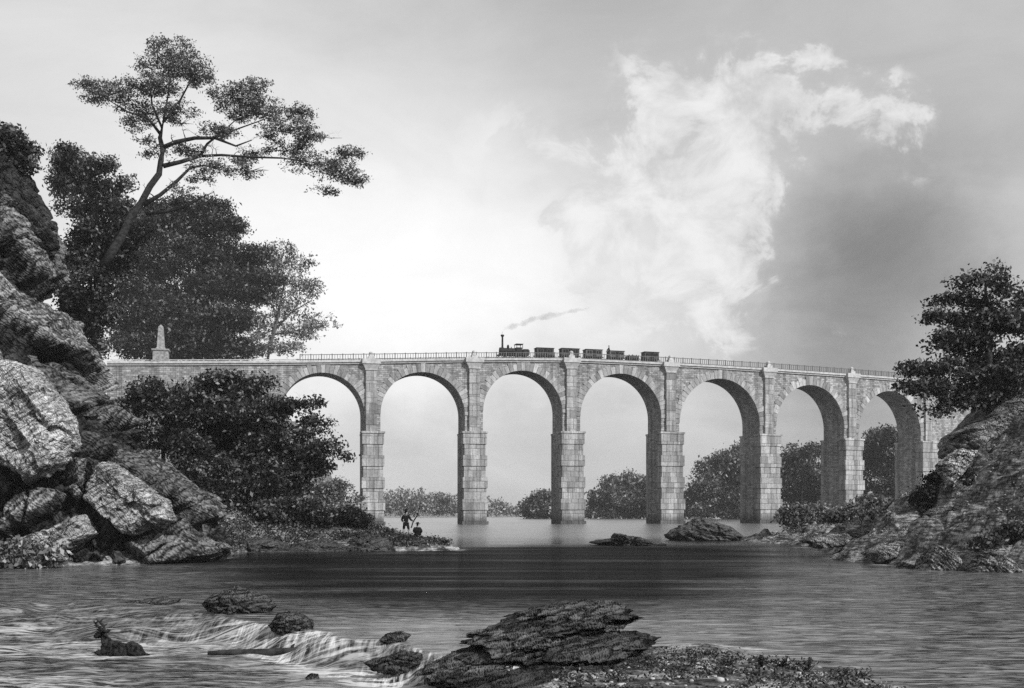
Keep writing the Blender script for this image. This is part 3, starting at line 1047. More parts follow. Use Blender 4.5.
# arches: barrel vault and projecting voussoirs
for k, (c, r, zc) in enumerate(ARCH):
    zs_ = zc - r
    m = BM()
    for q in range(NA):
        t0, t1 = math.pi * (1 - q / NA), math.pi * (1 - (q + 1) / NA)
        a, b = c + r * math.cos(t0), c + r * math.cos(t1)
        z0, z1 = zs_ + r * math.sin(t0), zs_ + r * math.sin(t1)
        for e in range(4):
            n0, n1 = -DEEP * e / 4, -DEEP * (e + 1) / 4
            m.quad([VP(a, n1, z0), VP(b, n1, z1), VP(b, n0, z1), VP(a, n0, z0)],
                   [(-n1, r * (math.pi - t0)), (-n1, r * (math.pi - t1)), (-n0, r * (math.pi - t1)), (-n0, r * (math.pi - t0))])
    arch = m.build('arch', M_STONE, via)
    tag(arch)
    m = BM()
    nv_ = 33
    for q in range(nv_):
        t0 = math.pi * (1 - (q + 0.04) / nv_)
        t1 = math.pi * (1 - (q + 0.96) / nv_)
        ro = r + (1.75 if q % 2 else 1.35) * rj.uniform(0.95, 1.05)
        if q == nv_ // 2:
            ro = r + 1.95
        out = 0.10 + rj.uniform(0.0, 0.09)
        vs, uvv = [], []
        for n in (out, -0.3):
            for t, rr in ((t0, r - 0.03), (t1, r - 0.03), (t1, ro), (t0, ro)):
                s_, z_ = c + rr * math.cos(t), zs_ + rr * math.sin(t)
                vs.append(VP(s_, n, z_))
                uvv.append((q * 3.0 + 0.8, 1.1))
        m.add(vs, [(0, 1, 2, 3), (7, 6, 5, 4), (0, 4, 5, 1), (1, 5, 6, 2), (2, 6, 7, 3), (3, 7, 4, 0)], rj.uniform(0.82, 1.25), uvv)
    m.build('arch_ring', M_ASHLAR, arch)

# piers
for k, s in enumerate(PIER):
    left = ARCH[k][0] + ARCH[k][1]
    right = ARCH[k + 1][0] - ARCH[k + 1][1] if k < 6 else s + (s - left)
    zsp = min(ARCH[k][2] - ARCH[k][1], (ARCH[k + 1][2] - ARCH[k + 1][1]) if k < 6 else 1e9)
    dpt = float(np.interp(s, S, c3[:, 1]))
    zb = EYE + (HOR - [433.5, 433.5, 433.5, 434, 436, 440.5, 443][k]) / F * dpt   # top of the rusticated base
    m = BM()
    za_ = ARCH[k][2] - ARCH[k][1]
    zc_ = ARCH[k + 1][2] - ARCH[k + 1][1] if k < 6 else za_
    m.sbox(left, right, -DEEP, 0, -2.5, zsp, 1.0, 2, lambda q: za_ + (zc_ - za_) * (q - left) / (right - left))
    pier = m.build('pier', M_STONE, via)
    # rusticated base in bands, alternately wide and narrow, front and back
    m = BM()
    nb = 9
    hb = (zb + 1.6) / nb
    w0 = (right - left) * 0.5 + 0.42
    mid = 0.5 * (left + right)
    for b in range(nb):
        z1 = zb - b * hb
        z0 = z1 - hb
        wide = b % 2 == 0
        w = w0 + (0.16 if wide else -0.12) + 0.035 * b
        out = 1.05 + (0.12 if wide else -0.08) + 0.03 * b
        for f0, f1 in ((-1.1, out),):
            cuts = [-1, -0.42 + rj.uniform(-.1, .1), 0.38 + rj.uniform(-.1, .1), 1] if wide else [-1, -0.62 + rj.uniform(-.1, .1), 0.0 + rj.uniform(-.15, .15), 0.60, 1]
            for q in range(len(cuts) - 1):
                m.sbox(mid + w * cuts[q] + 0.02, mid + w * cuts[q + 1] - 0.02, f0, f1 + rj.uniform(-0.02, 0.03), z0 + 0.05, z1, rj.uniform(0.86, 1.16))
        m.sbox(mid - w + 0.12, mid + w - 0.12, -1.0, out - 0.09, z0, z0 + 0.05, 0.6)
    m.sbox(mid - w0 - 0.35, mid + w0 + 0.35, -1.2, 1.32, zb + 0.003, zb + 0.38, 1.2)
    m.build('pier_base', M_ASHLAR, pier)
    m = BM()
    hw = 0.5 * (right - left)
    m.sbox(mid - hw + .05, mid + hw - .05, -DEEP - 1.05, -DEEP + 0.4, -1.6, zb, 1.0)
    m.sbox(mid - hw + .02, mid + hw - .02, -DEEP - 1.3, -DEEP + 0.5, zb + 0.003, zb + 0.38, 1.2)
    m.build('pier_base', M_ASHLAR, pier)
    m = BM()
    zz = zb + 0.38
    ztop = zt(s) - 2.1
    nblk = 9
    for b in range(nblk):
        z0 = zz + (ztop - zz) * b / nblk
        z1 = zz + (ztop - zz) * (b + 1) / nblk
        w = 1.06 + (0.05 if b % 2 else 0)
        m.sbox(s - w, s + w, -0.2, 0.55 + (0.04 if b % 2 else 0), z0 + 0.03, z1, rj.uniform(0.85, 1.15))
    m.build('pilaster', M_ASHLAR, pier)
    m = BM()
    # flaring capital
    z0, z1 = zt(s) - 2.1, zt(s) - 0.62
    for (w0_, o0, za, w1_, o1, zb_) in ((1.2, 0.7, z0, 1.25, 0.75, z0 + 0.3), (1.2, 0.6, z0 + 0.3, 1.75, 1.0, z1 - 0.2), (1.85, 1.1, z1 - 0.2, 1.85, 1.1, z1 + 0.75)):
        vs = [VP(s - w0_, o0, za), VP(s + w0_, o0, za), VP(s + w0_, -.2, za), VP(s - w0_, -.2, za), VP(s - w1_, o1, zb_), VP(s + w1_, o1, zb_), VP(s + w1_, -.2, zb_), VP(s - w1_, -.2, zb_)]
        m.add(vs, [(0, 1, 5, 4), (1, 2, 6, 5), (2, 3, 7, 6), (3, 0, 4, 7), (4, 5, 6, 7), (3, 2, 1, 0)], 1.12)
    m.build('capital', M_CAP, pier)
    m = BM()
    z0 = zt(s) + 0.13
    m.sbox(s - 0.62, s + 0.62, -0.45, 0.75, z0, z0 + 0.55, 0.9)
    m.sbox(s - 0.36, s + 0.36, -0.2, 0.5, z0 + 0.55, z0 + 0.95, 0.9)
    pt = np.array(VP(s, 0.15, z0 + 0.95))
    for h0, h1, r0, r1 in ((0, .18, .30, .44), (.18, .42, .44, .40), (.42, .6, .40, .12)):
        m.tube([pt + (0, 0, h0), pt + (0, 0, h1)], [r0, r1], 10, 0.8)
    m.build('parapet_post', M_CAP, pier)

# string course and coping, trackbed, rails, railings
m = BM()
m.sbox(sx(107), S[-2], -0.25, 0.28, lambda s: zt(s) - CORN + 0.002, 0, 1.0, 130, lambda s: zt(s) - 0.40)
m.sbox(sx(107), S[-2], -0.30, 0.55, lambda s: zt(s) - 0.40, 0, 1.15, 130, lambda s: zt(s) + 0.0)
m.build('cornice', M_CAP, via)
m = BM()
m.sbox(sx(107), S[-2], -DEEP - 0.55, -DEEP + 0.3, lambda s: zt(s) - CORN + 0.002, 0, 1.0, 130, lambda s: zt(s) + 0.0)
m.build('cornice', M_CAP, via)
m = BM()
m.sbox(sx(107), S[-2], -DEEP + 0.3, -0.3, lambda s: zt(s) - CORN, 0, 0.5, 130, lambda s: zt(s) - 0.12)
m.build('track_bed', M_STONE, via)
for cn in (-2.0, -4.8):
    for n in (cn - 0.72, cn + 0.72):
        m = BM()
        m.sbox(sx(107), S[-2], n - 0.05, n + 0.05, lambda s: zt(s) - 0.12, 0, 1.0, 130, lambda s: zt(s) + 0.04)
        m.build('rail', M_IRON, via)
for n in (0.2, -DEEP - 0.2):
    m = BM()
    sa, sb = sx(300), S[-3]
    m.sbox(sa, sb, n - 0.06, n + 0.06, lambda s: zt(s) + 1.10, 0, 1.0, 130, lambda s: zt(s) + 1.22)
    m.sbox(sa, sb, n - 0.04, n + 0.04, lambda s: zt(s) + 0.12, 0, 1.0, 130, lambda s: zt(s) + 0.20)
    s_, kk = sa, 0
    while s_ < sb:
        w = 0.085 if kk % 4 == 0 else 0.045
        m.sbox(s_ - w, s_ + w, n - w, n + w, lambda q: zt(q) - 0.02, 0, 1.0, 1, (lambda q: zt(q) + 1.32) if kk % 4 == 0 else (lambda q: zt(q) + 1.10))
        s_ += 0.52
        kk += 1
    m.build('railing', M_IRON, via)
# low plain rail on the left end
m = BM()
sa, sb = sx(112), sx(300)
m.sbox(sa, sb - 0.1, -0.9, -0.7, lambda s: zt(s) + 0.30, 0, 1.0, 60, lambda s: zt(s) + 0.46)
s_ = sa
while s_ < sb:
    m.sbox(s_ - .08, s_ + .08, -0.88, -0.72, lambda q: zt(q) - 0.1, 0, 1.0, 1, lambda q: zt(q) + 0.40)
    s_ += 2.4
m.build('low_rail', M_CAP, via)

# obelisk on the left end of the deck
so = sx(160.5)
ob = np.array(VP(so, -1.2, zt(so) - 0.1)) + ORG
tn = np.array([np.interp(so, S, TAN[:, 0]), np.interp(so, S, TAN[:, 1])])
ang = math.atan2(tn[1], tn[0])
obe = empty('obelisk', ob, 'pale stone obelisk on a square pedestal at the left end of the viaduct deck', 'obelisk', None, ang)
m = MB()
m.box((-1.75, -1.75, 0), (1.75, 1.75, 0.3), 1.0)
m.box((-1.42, -1.42, 0.3), (1.42, 1.42, 2.2), 1.0)
m.box((-1.62, -1.62, 2.2), (1.62, 1.62, 2.5), 1.0)
m.build('pedestal', M_OBELISK, obe)
m = MB()
for z0, z1, w0_, w1_ in ((2.5, 2.85, 0.95, 0.8), (2.85, 6.85, 0.72, 0.46)):
    m.add([(-w0_, -w0_, z0), (w0_, -w0_, z0), (w0_, w0_, z0), (-w0_, w0_, z0), (-w1_, -w1_, z1), (w1_, -w1_, z1), (w1_, w1_, z1), (-w1_, w1_, z1)],
          [(0, 1, 5, 4), (1, 2, 6, 5), (2, 3, 7, 6), (3, 0, 4, 7), (4, 5, 6, 7), (3, 2, 1, 0)], 1.0)
m.build('shaft', M_OBELISK, obe)
m = MB()
w = 0.47
m.add([(-w, -w, 6.85), (w, -w, 6.85), (w, w, 6.85), (-w, w, 6.85), (0, 0, 7.35)], [(0, 1, 4), (1, 2, 4), (2, 3, 4), (3, 0, 4), (3, 2, 1, 0)], 1.0)
m.build('cap', M_OBELISK, obe)


# ------------------------------------------------------------------ the train
def on_track(px, n=-2.0):
    s = sx(px)
    p = np.array(VP(s, n, zt(s) + 0.04)) + ORG
    t = np.array([np.interp(s, S, TAN[:, 0]), np.interp(s, S, TAN[:, 1])])
    return p, math.atan2(t[1], t[0])


def wheel(x, y, r, parent, name='wheel', spokes=8):
    m = MB()
    n = 18
    for rr0, rr1, hw in ((r * 0.82, r, 0.07),):
        vs, fs = [], []
        for k in range(n):
            a = 2 * math.pi * k / n
            for rr in (rr0, rr1):
                for yy in (-hw, hw):
                    vs.append((x + rr * math.cos(a), y + yy, r + rr * math.sin(a)))
        for k in range(n):
            a, b = 4 * k, 4 * ((k + 1) % n)
            fs += [(a, b, b + 2, a + 2), (a + 1, a + 3, b + 3, b + 1), (a + 2, b + 2, b + 3, a + 3), (a, a + 1, b + 1, b)]
        m.add(vs, fs)
    for k in range(spokes):
        a = 2 * math.pi * k / spokes
        m.tube([(x, y, r), (x + r * .85 * math.cos(a), y, r + r * .85 * math.sin(a))], 0.035, 4)
    m.tube([(x, y - 0.1, r), (x, y + 0.1, r)], r * 0.2, 8)
    return m.build(name, M_BLACK, parent)


p, a = on_track(515.5)
loco = empty('locomotive', p, 'small black steam engine with tall thin chimney pulling the train', 'locomotive', None, a)
m = MB()
m.box((-2.7, -0.95, 0.78), (3.1, 0.95, 1.0))
m.box((-2.95, -1.05, 0.6), (-2.7, 1.05, 1.05))
for y in (-.6, .6):
    m.tube([(-3.25, y, .85), (-2.9, y, .85)], 0.16, 8)
m.build('frame', M_BLACK, loco)
m = MB()
m.tube([(-2.3, 0, 1.72), (1.2, 0, 1.72)], 0.62, 18)
for x in (-1.3, -0.3, 0.7):
    m.tube([(x - .03, 0, 1.72), (x + .03, 0, 1.72)], 0.65, 18)
m.build('boiler', M_BLACK, loco, False)
m = MB()
m.tube([(-2.85, 0, 1.70), (-2.3, 0, 1.70)], 0.70, 18)
m.tube([(-2.93, 0, 1.70), (-2.85, 0, 1.70)], [0.3, 0.55], 14)
m.box((-2.7, -0.5, 1.0), (-2.35, 0.5, 1.3))
m.build('smokebox', M_BLACK, loco)
m = MB()
m.tube([(-2.25, 0, 2.25), (-2.25, 0, 2.5), (-2.25, 0, 4.55), (-2.25, 0, 4.65), (-2.25, 0, 4.95), (-2.25, 0, 5.05)], [0.34, 0.21, 0.18, 0.28, 0.40, 0.30], 14)
m.build('chimney', M_BLACK, loco, True)
m = MB()
m.tube([(-1.05, 0, 2.3), (-1.05, 0, 2.75), (-1.05, 0, 2.95), (-1.05, 0, 3.05)], [0.26, 0.24, 0.16, 0.03], 12)
m.build('steam_dome', M_BLACK, loco, True)
m = MB()
m.tube([(-0.35, 0, 2.3), (-0.35, 0, 2.6)], [0.12, 0.07], 8)
m.build('safety_valve', M_BLACK, loco)
m = MB()
m.box((0.55, -0.8, 1.0), (1.75, 0.8, 2.45))
m.build('firebox', M_BLACK, loco)
m = MB()
for x in (0.6, 1.85):
    for y in (-0.85, 0.85):
        m.tube([(x, y, 1.0), (x, y, 3.1)], 0.06, 6)
m.box((0.45, -1.0, 3.1), (2.0, 1.0, 3.2))
m.build('cab_canopy', M_BLACK, loco)
m = MB()
m.box((2.05, -0.85, 1.0), (3.35, 0.85, 1.95))
m.box((2.15, -0.75, 1.95), (3.2, 0.75, 2.15))
m.build('tender_box', M_BLACK, loco)
for y in (-0.75, 0.75):
    for x, r in ((-1.9, 0.45), (-0.6, 0.55), (0.75, 0.55), (2.2, 0.42), (3.05, 0.42)):
        wheel(x, y, r, loco)
for y in (-0.9, 0.9):
    m = MB()
    m.box((-2.0, y - 0.04, 0.5), (0.8, y + 0.04, 0.6))
    m.build('coupling_rod', M_BLACK, loco)


def wagon(name, px, label, L, h, kind, mat):
    p, a = on_track(px)
    w = empty(name, p, label, 'wagon', 'wagons of the train on the viaduct', a)
    m = MB()
    m.box((-L / 2, -0.9, 0.62), (L / 2, 0.9, 0.82))
    for sgn in (-1, 1):
        for y in (-.55, .55):
            m.tube([(sgn * L / 2, y, .72), (sgn * (L / 2 + .25), y, .72)], 0.11, 8)
    m.tube([(L / 2, 0, .7), (L / 2 + 0.75, 0, .7)], 0.045, 5)
    m.build('frame', M_BLACK, w)
    for y in (-0.78, 0.78):
        for x in (-L * 0.3, L * 0.3):
            wheel(x, y, 0.40, w)
    m = MB()
    z1 = 0.82 + h
    if kind == 'closed':
        m.box((-L / 2 + 0.05, -0.95, 0.825), (L / 2 - 0.05, 0.95, z1))
        for x in np.arange(-L / 2 + 0.3, L / 2 - 0.1, 0.42):
            for y in (-0.97, 0.95):
                m.box((x - .035, y, 0.83), (x + .035, y + .02, z1), 0.6)
        m.build('body', mat, w)
        m = MB()
        m.box((-L / 2 - 0.08, -1.08, z1 + .002), (L / 2 + 0.08, 1.08, z1 + 0.09))
        m.box((-L / 2 + 0.1, -0.7, z1 + 0.09), (L / 2 - 0.1, 0.7, z1 + 0.16))
        m.build('roof', M_WOOD, w)
        m = MB()
        m.box((-0.36, -1.0, 0.9), (0.36, -0.972, z1 - 0.15))
        m.build('door', M_DARK, w)
        for x in (-L * 0.34, -L * 0.2, L * 0.2, L * 0.34):
            m = MB()
            m.box((x - .19, -1.0, z1 - 0.85), (x + .19, -0.972, z1 - 0.25))
            m.build('window', M_DARK, w)
    elif kind == 'low':
        for q in ((-L / 2 + 0.05, -0.95, 0.825, L / 2 - 0.05, -0.87), (-L / 2 + 0.05, 0.87, 0.825, L / 2 - 0.05, 0.95)):
            m.box(q[:3], (q[3], q[4], 0.82 + h))
        for x in (-L / 2 + 0.05, L / 2 - 0.13):
            m.box((x, -0.86, 0.825), (x + 0.08, 0.86, 0.82 + h))
        m.build('body', mat, w)
        m = MB()
        r = random.Random(int(px))
        for k in range(14):
            x, y = r.uniform(-L * .38, L * .38), r.uniform(-.6, .6)
            s_ = r.uniform(.22, .4)
            m.tube([(x, y, .85), (x + .05, y, .85 + h * .6), (x, y + .04, 0.85 + h * 0.8 + s_)], [s_ * 1.3, s_, .05], 6, r.uniform(.6, 1.2))
        m.build('load', M_DARK, w)
    return w


wagon('wagon', 547, 'closed wagon with a dark middle door, first behind the engine', 3.8, 1.45, 'closed', M_WOOD)
wagon('wagon', 572.3, 'closed wagon above the pier capital, second behind the engine', 4.0, 1.45, 'closed', M_WOOD)
wagon('wagon', 596, 'pale closed wagon, third behind the engine', 3.8, 1.4, 'closed', M_WOODP)
w4 = wagon('wagon', 619, 'closed wagon with a man sitting up on its front end', 3.4, 1.3, 'closed', M_WOODP)
wagon('wagon', 636, 'low open wagon heaped with a dark load', 2.5, 0.55, 'low', M_WOOD)
wagon('wagon', 654, 'closed wagon at the tail of the train beside a parapet post', 3.4, 1.45, 'closed', M_WOOD)


def volume_mat(name, v, dens):
    t = NT(name)
    pv = t.n('ShaderNodeVolumePrincipled')
    pv.inputs['Color'].default_value = (v, v, v, 1)
    pv.inputs['Density'].default_value = dens
    pv.inputs['Anisotropy'].default_value = 0.0
    t.l(pv.outputs[0], t.out.inputs['Volume'])
    return t.m


# smoke trailing from the chimney
pth = [(501.8, 334.6, .42), (502.6, 331.6, .55), (504.5, 328.9, .70), (509, 326.8, .8), (514, 326.4, .9), (520, 324.6, .85), (526, 322, .95), (532, 319.8, 1.0), (539, 317.6, 1.05), (546, 316.2, 1.0), (553, 315.2, 0.95), (560, 313.2, .85),
       (568, 311.8, .8), (576, 310, .75), (584, 309.2, .45), (592, 307.2, .12)]
dl_ = float(on_track(504)[0][1])
sm = [P(a_, b_, dl_ + 0.02 * (a_ - 502)) for a_, b_, _ in pth]
org = sm[0]
vv, ff = [], []
base = len(vv)
n = 18
dense = []
for k in range(len(sm) - 1):
    for q in range(5):
        t = q / 5
        dense.append((sm[k] * (1 - t) + sm[k + 1] * t, pth[k][2] * (1 - t) + pth[k + 1][2] * t))
dense = np.array([list(c_) + [r_] for c_, r_ in dense])
ring = []
for k, q in enumerate(dense):
    ang_ = np.linspace(0, 2 * np.pi, n, endpoint=False)
    c_ = np.tile(q[:3], (n, 1))
    pts_ = c_ + np.stack([0 * ang_, np.cos(ang_), np.sin(ang_)], 1) * q[3] * 0.55
    nn = 0.9 + 0.75 * fbm(pts_ * 0.75, 4, 17) + 0.25 * fbm(pts_ * 2.2, 3, 18)
    pts_ = c_ + np.stack([0.25 * np.sin(3 * ang_), np.cos(ang_), np.sin(ang_)], 1) * (q[3] * 0.55 * np.clip(nn, 0.15, 2))[:, None]
    ring.append(pts_ - org)
ring = np.array(ring)
nr = len(ring)
i, j = np.meshgrid(np.arange(nr - 1), np.arange(n), indexing='ij')
ff = np.stack([i * n + j, i * n + (j + 1) % n, (i + 1) * n + (j + 1) % n, (i + 1) * n + j], -1).reshape(-1, 4)
vtx = ring.reshape(-1, 3)
vtx = np.concatenate([vtx, ring[0].mean(0)[None], ring[-1].mean(0)[None]])
mbs = bpy.data.meshes.new('smoke')
fl = [tuple(map(int, f)) for f in ff] + [(nr * n, (k + 1) % n, k) for k in range(n)] + [(nr * n + 1, (nr - 1) * n + k, (nr - 1) * n + (k + 1) % n) for k in range(n)]
mbs.from_pydata([tuple(map(float, q)) for q in vtx], [], fl)
smoke = link('smoke', mbs, volume_mat('coal_smoke', 0.18, 0.27), None, True)
smoke.location = org
tag(smoke, 'thin ribbon of dark coal smoke drifting right from the engine chimney', 'smoke', None, 'stuff')


# ------------------------------------------------------------------ figures
def skin(name, verts, edges, radii, mat, parent=None, sub=2, root=0):
    me = bpy.data.meshes.new(name + '_tmp')
    me.from_pydata([tuple(v) for v in verts], edges, [])
    o = bpy.data.objects.new(name + '_tmp', me)
    col.objects.link(o)
    sk = o.modifiers.new('skin', 'SKIN')
    sk.use_smooth_shade = True
    for k, r in enumerate(radii):
        sv = me.skin_vertices[0].data[k]
        rr = r if hasattr(r, '__len__') else (r, r)
        sv.radius = rr
        sv.use_root = (k == root)
    ss = o.modifiers.new('sub', 'SUBSURF')
    ss.levels = ss.render_levels = sub
    bpy.context.view_layer.update()
    dg = bpy.context.evaluated_depsgraph_get()
    m2 = bpy.data.meshes.new_from_object(o.evaluated_get(dg))
    m2.name = name
    bpy.data.objects.remove(o)
    bpy.data.meshes.remove(me)
    m2.materials.clear()
    return link(name, m2, mat, parent, True)


def gz_at(x, y):
    return float(terrain_z(np.array([x]), np.array([y]))[0])


DF = 75.6
# --- the standing angler, seen from behind / side, rod raised to the right
fx = P(406, 537, DF)[0]
fz = gz_at(fx, DF)
print('ground under angler', fz, 'wanted', P(406, 537, DF)[2])
fz = float(P(406, 537.3, DF)[2])
man = empty('person', (fx, DF, fz), 'man standing on the rocky spit in hat and dark coat, holding up a fishing rod', 'person')
J = {'pelvis': (0, 0, .92), 'waist': (0, .01, 1.08), 'chest': (0, .03, 1.30), 'neck': (0, .02, 1.48), 'head0': (.01, .0, 1.58), 'head': (.01, -.01, 1.70),
     'shL': (-.19, .02, 1.40), 'elL': (-.29, .06, 1.15), 'wrL': (-.17, -.14, 1.04), 'haL': (-.11, -.2, 1.04),
     'shR': (.19, .02, 1.40), 'elR': (.31, -.02, 1.17), 'wrR': (.46, -.14, 1.10), 'haR': (.53, -.18, 1.10),
     'hipL': (-.11, 0, .88), 'knL': (-.15, -.03, .50), 'anL': (-.16, .02, .09), 'toL': (-.19, -.13, .04),
     'hipR': (.11, 0, .88), 'knR': (.18, -.03, .50), 'anR': (.22, .02, .09), 'toR': (.27, -.12, .04)}
E = [('pelvis', 'waist'), ('waist', 'chest'), ('chest', 'neck'), ('neck', 'head0'), ('head0', 'head'), ('chest', 'shL'), ('shL', 'elL'), ('elL', 'wrL'), ('wrL', 'haL'),
     ('chest', 'shR'), ('shR', 'elR'), ('elR', 'wrR'), ('wrR', 'haR'), ('pelvis', 'hipL'), ('hipL', 'knL'), ('knL', 'anL'), ('anL', 'toL'), ('pelvis', 'hipR'), ('hipR', 'knR'), ('knR', 'anR'), ('anR', 'toR')]
RAD = {'pelvis': (.15, .11), 'waist': (.13, .10), 'chest': (.17, .12), 'neck': .06, 'head0': .075, 'head': .095, 'shL': .07, 'elL': .05, 'wrL': .035, 'haL': .04, 'shR': .07, 'elR': .05, 'wrR': .035, 'haR': .04,
       'hipL': .09, 'knL': .065, 'anL': .045, 'toL': .035, 'hipR': .09, 'knR': .065, 'anR': .045, 'toR': .035}


def figure(J, E, RAD, keys, name, mat, parent, grow=0.0):
    ks = [k for k in J if k in keys]
    ix = {k: n for n, k in enumerate(ks)}
    ed = [(ix[a], ix[b]) for a, b in E if a in ix and b in ix]
    rd = []
    for k in ks:
        r = RAD[k] if hasattr(RAD[k], '__len__') else (RAD[k], RAD[k])
        rd.append((r[0] + grow, r[1] + grow))
    return skin(name, [J[k] for k in ks], ed, rd, mat, parent, 2, 0)


def fingers(parent, hand, wrist, mat, bend=(0, 0, -1)):
    """four fingers and a thumb closed round what the hand holds"""
    h, w = Vector(hand), Vector(wrist)
    d = (h - w).normalized()
    side = d.cross(Vector((0, 0, 1))).normalized()
    m = MB()
    for k, L in enumerate((.075, .085, .08, .06)):
        o = h + side * (0.026 - 0.018 * k) + d * 0.02
        m.tube([o, o + d * L * .45, o + d * L * .5 + Vector(bend) * L * .4, o + Vector(bend) * L * .75], [.010, .0095, .009, .007], 6)
    o = h + side * .04 - d * .02
    m.tube([o, o + side * .015 + d * .03, o + d * .045 + Vector(bend) * .03], [.012, .010, .008], 6)
    return m.build('fingers', mat, parent, True)


def hat(parent, c, r, tall=0.13, tilt=0.0):
    m = MB()
    x, y, z = c
    m.tube([(x, y, z - .012), (x, y, z + .012)], [r * 1.95, r * 1.85], 18)
    m.tube([(x, y, z + .01), (x, y, z + tall * .8), (x, y, z + tall)], [r * 1.08, r * .95, r * .7], 14)
    return m.build('hat', M_HAT, parent, False)


def face(parent, c, fwd, r):
    """nose, eyes, ears and hair on a head at c looking along fwd"""
    c, f = Vector(c), Vector(fwd).normalized()
    s = f.cross(Vector((0, 0, 1))).normalized()
    m = MB()
    m.tube([c + f * r * .9 + Vector((0, 0, .02)), c + f * r * 1.22 + Vector((0, 0, -.02)), c + f * r * .9 + Vector((0, 0, -.035))], [.008, .016, .006], 6)
    m.build('nose', M_SKIN, parent, True)
    for k in (-1, 1):
        m = MB()
        m.tube([c + f * r * .86 + s * k * r * .36 + Vector((0, 0, .012)), c + f * r * .99 + s * k * r * .36 + Vector((0, 0, .012))], [.014, .007], 8)
        m.build('eye', M_HAT, parent, True)
        m = MB()
        m.tube([c + s * k * r * .98 + Vector((0, 0, .02)), c + s * k * r * 1.12 + Vector((0, 0, 0)), c + s * k * r * .98 + Vector((0, 0, -.03))], [.012, .02, .010], 6)
        m.build('ear', M_SKIN, parent, True)

    m = MB()
    m.tube([c - f * r * .35 + Vector((0, 0, r * .75)), c - f * r * .75 + Vector((0, 0, .0)), c - f * r * .6 - Vector((0, 0, r * .7))], [r * .8, r * .62, r * .4], 10)
    m.build('hair', M_HAT, parent, True)


figure(J, E, RAD, set(J), 'body', M_SKIN, man)
figure(J, E, RAD, {'pelvis', 'waist', 'chest', 'shL', 'elL', 'wrL', 'shR', 'elR', 'wrR'}, 'coat', M_COAT, man, 0.028)
J2 = dict(J)
J2['tail'] = (0, .03, .72)
figure(J, E, RAD, {'pelvis', 'hipL', 'knL', 'hipR', 'knR'}, 'breeches', M_COAT, man, 0.022)
for k in ('L', 'R'):
    m = MB()
    m.tube([J['kn' + k], np.array(J['an' + k]) + (0, 0, .06)], [.078, .06], 10)
    m.build('stocking', M_BREECH, man, True)
for k in ('L', 'R'):
    m = MB()
    a_, t_ = Vector(J['an' + k]), Vector(J['to' + k])
    m.tube([a_ + Vector((0, .03, -.01)), a_ + (t_ - a_) * .5, t_ + (t_ - a_) * .3], [.06, .058, .035], 8)
    m.build('shoe', M_HAT, man, True)
hat(man, (.01, -.005, 1.755), .098)
face(man, (.01, -.01, 1.68), (.35, 1, -.05), .10)
fingers(man, J['haR'], J['wrR'], M_SKIN)
fingers(man, J['haL'], J['wrL'], M_SKIN)

rod0 = Vector((fx, DF, fz)) + Vector((.50, -.17, 1.06))
tip = Vector(P(419.3, 504.5, DF - 0.6))
bot = Vector((fx, DF, fz)) + Vector((.44, -.2, 0.62)) - Vector((0.08, 0, 0.0))
m = MB()
pts_ = [Vector(bot) - rod0, Vector((0, 0, 0))]
for k in range(1, 9):
    t = k / 8
    pts_.append((tip - rod0) * t + Vector((0.10 * math.sin(t * math.pi), 0, -0.05 * math.sin(t * math.pi))))
m.tube(pts_, [.045, .042] + [.040 - .003 * k for k in range(8)], 6)
rod = m.build('fishing_rod', M_ROD, None, True)
rod.location = rod0
tag(rod, 'long thin fishing rod raised in the standing man\'s right hand', 'fishing rod')

# --- the seated companion
sx0 = P(417.3, 537, DF)[0]
sz0 = float(P(417, 538.5, DF)[2])
per = empty('person', (sx0, DF, sz0), 'person in dark clothes sitting on the rocky spit beside the angler\'s feet', 'person')
JS = {'pelvis': (0, 0, .16), 'waist': (0, -.03, .34), 'chest': (.0, .02, .56), 'neck': (.0, .05, .73), 'head0': (.01, .06, .82), 'head': (.02, .06, .94),
      'shL': (-.18, .03, .65), 'elL': (-.25, .22, .45), 'wrL': (-.10, .42, .46), 'haL': (-.05, .48, .48),
      'shR': (.18, .03, .65), 'elR': (.26, .22, .45), 'wrR': (.12, .42, .46), 'haR': (.07, .48, .48),
      'hipL': (-.11, .05, .15), 'knL': (-.16, .46, .46), 'anL': (-.14, .55, .08), 'toL': (-.16, .70, .04),
      'hipR': (.11, .05, .15), 'knR': (.17, .46, .46), 'anR': (.15, .55, .08), 'toR': (.18, .70, .04)}
figure(JS, E, RAD, set(JS), 'body', M_SKIN, per)
figure(JS, E, RAD, {'pelvis', 'waist', 'chest', 'shL', 'elL', 'wrL', 'shR', 'elR', 'wrR'}, 'coat', M_COAT, per, 0.05)
figure(JS, E, RAD, {'pelvis', 'hipL', 'knL', 'anL', 'hipR', 'knR', 'anR'}, 'trousers', M_COAT, per, 0.022)
hat(per, (.02, .06, .99), .098, .10)
face(per, (.02, .06, .92), (.1, 1, 0), .10)
fingers(per, JS['haR'], JS['wrR'], M_SKIN)
fingers(per, JS['haL'], JS['wrL'], M_SKIN)

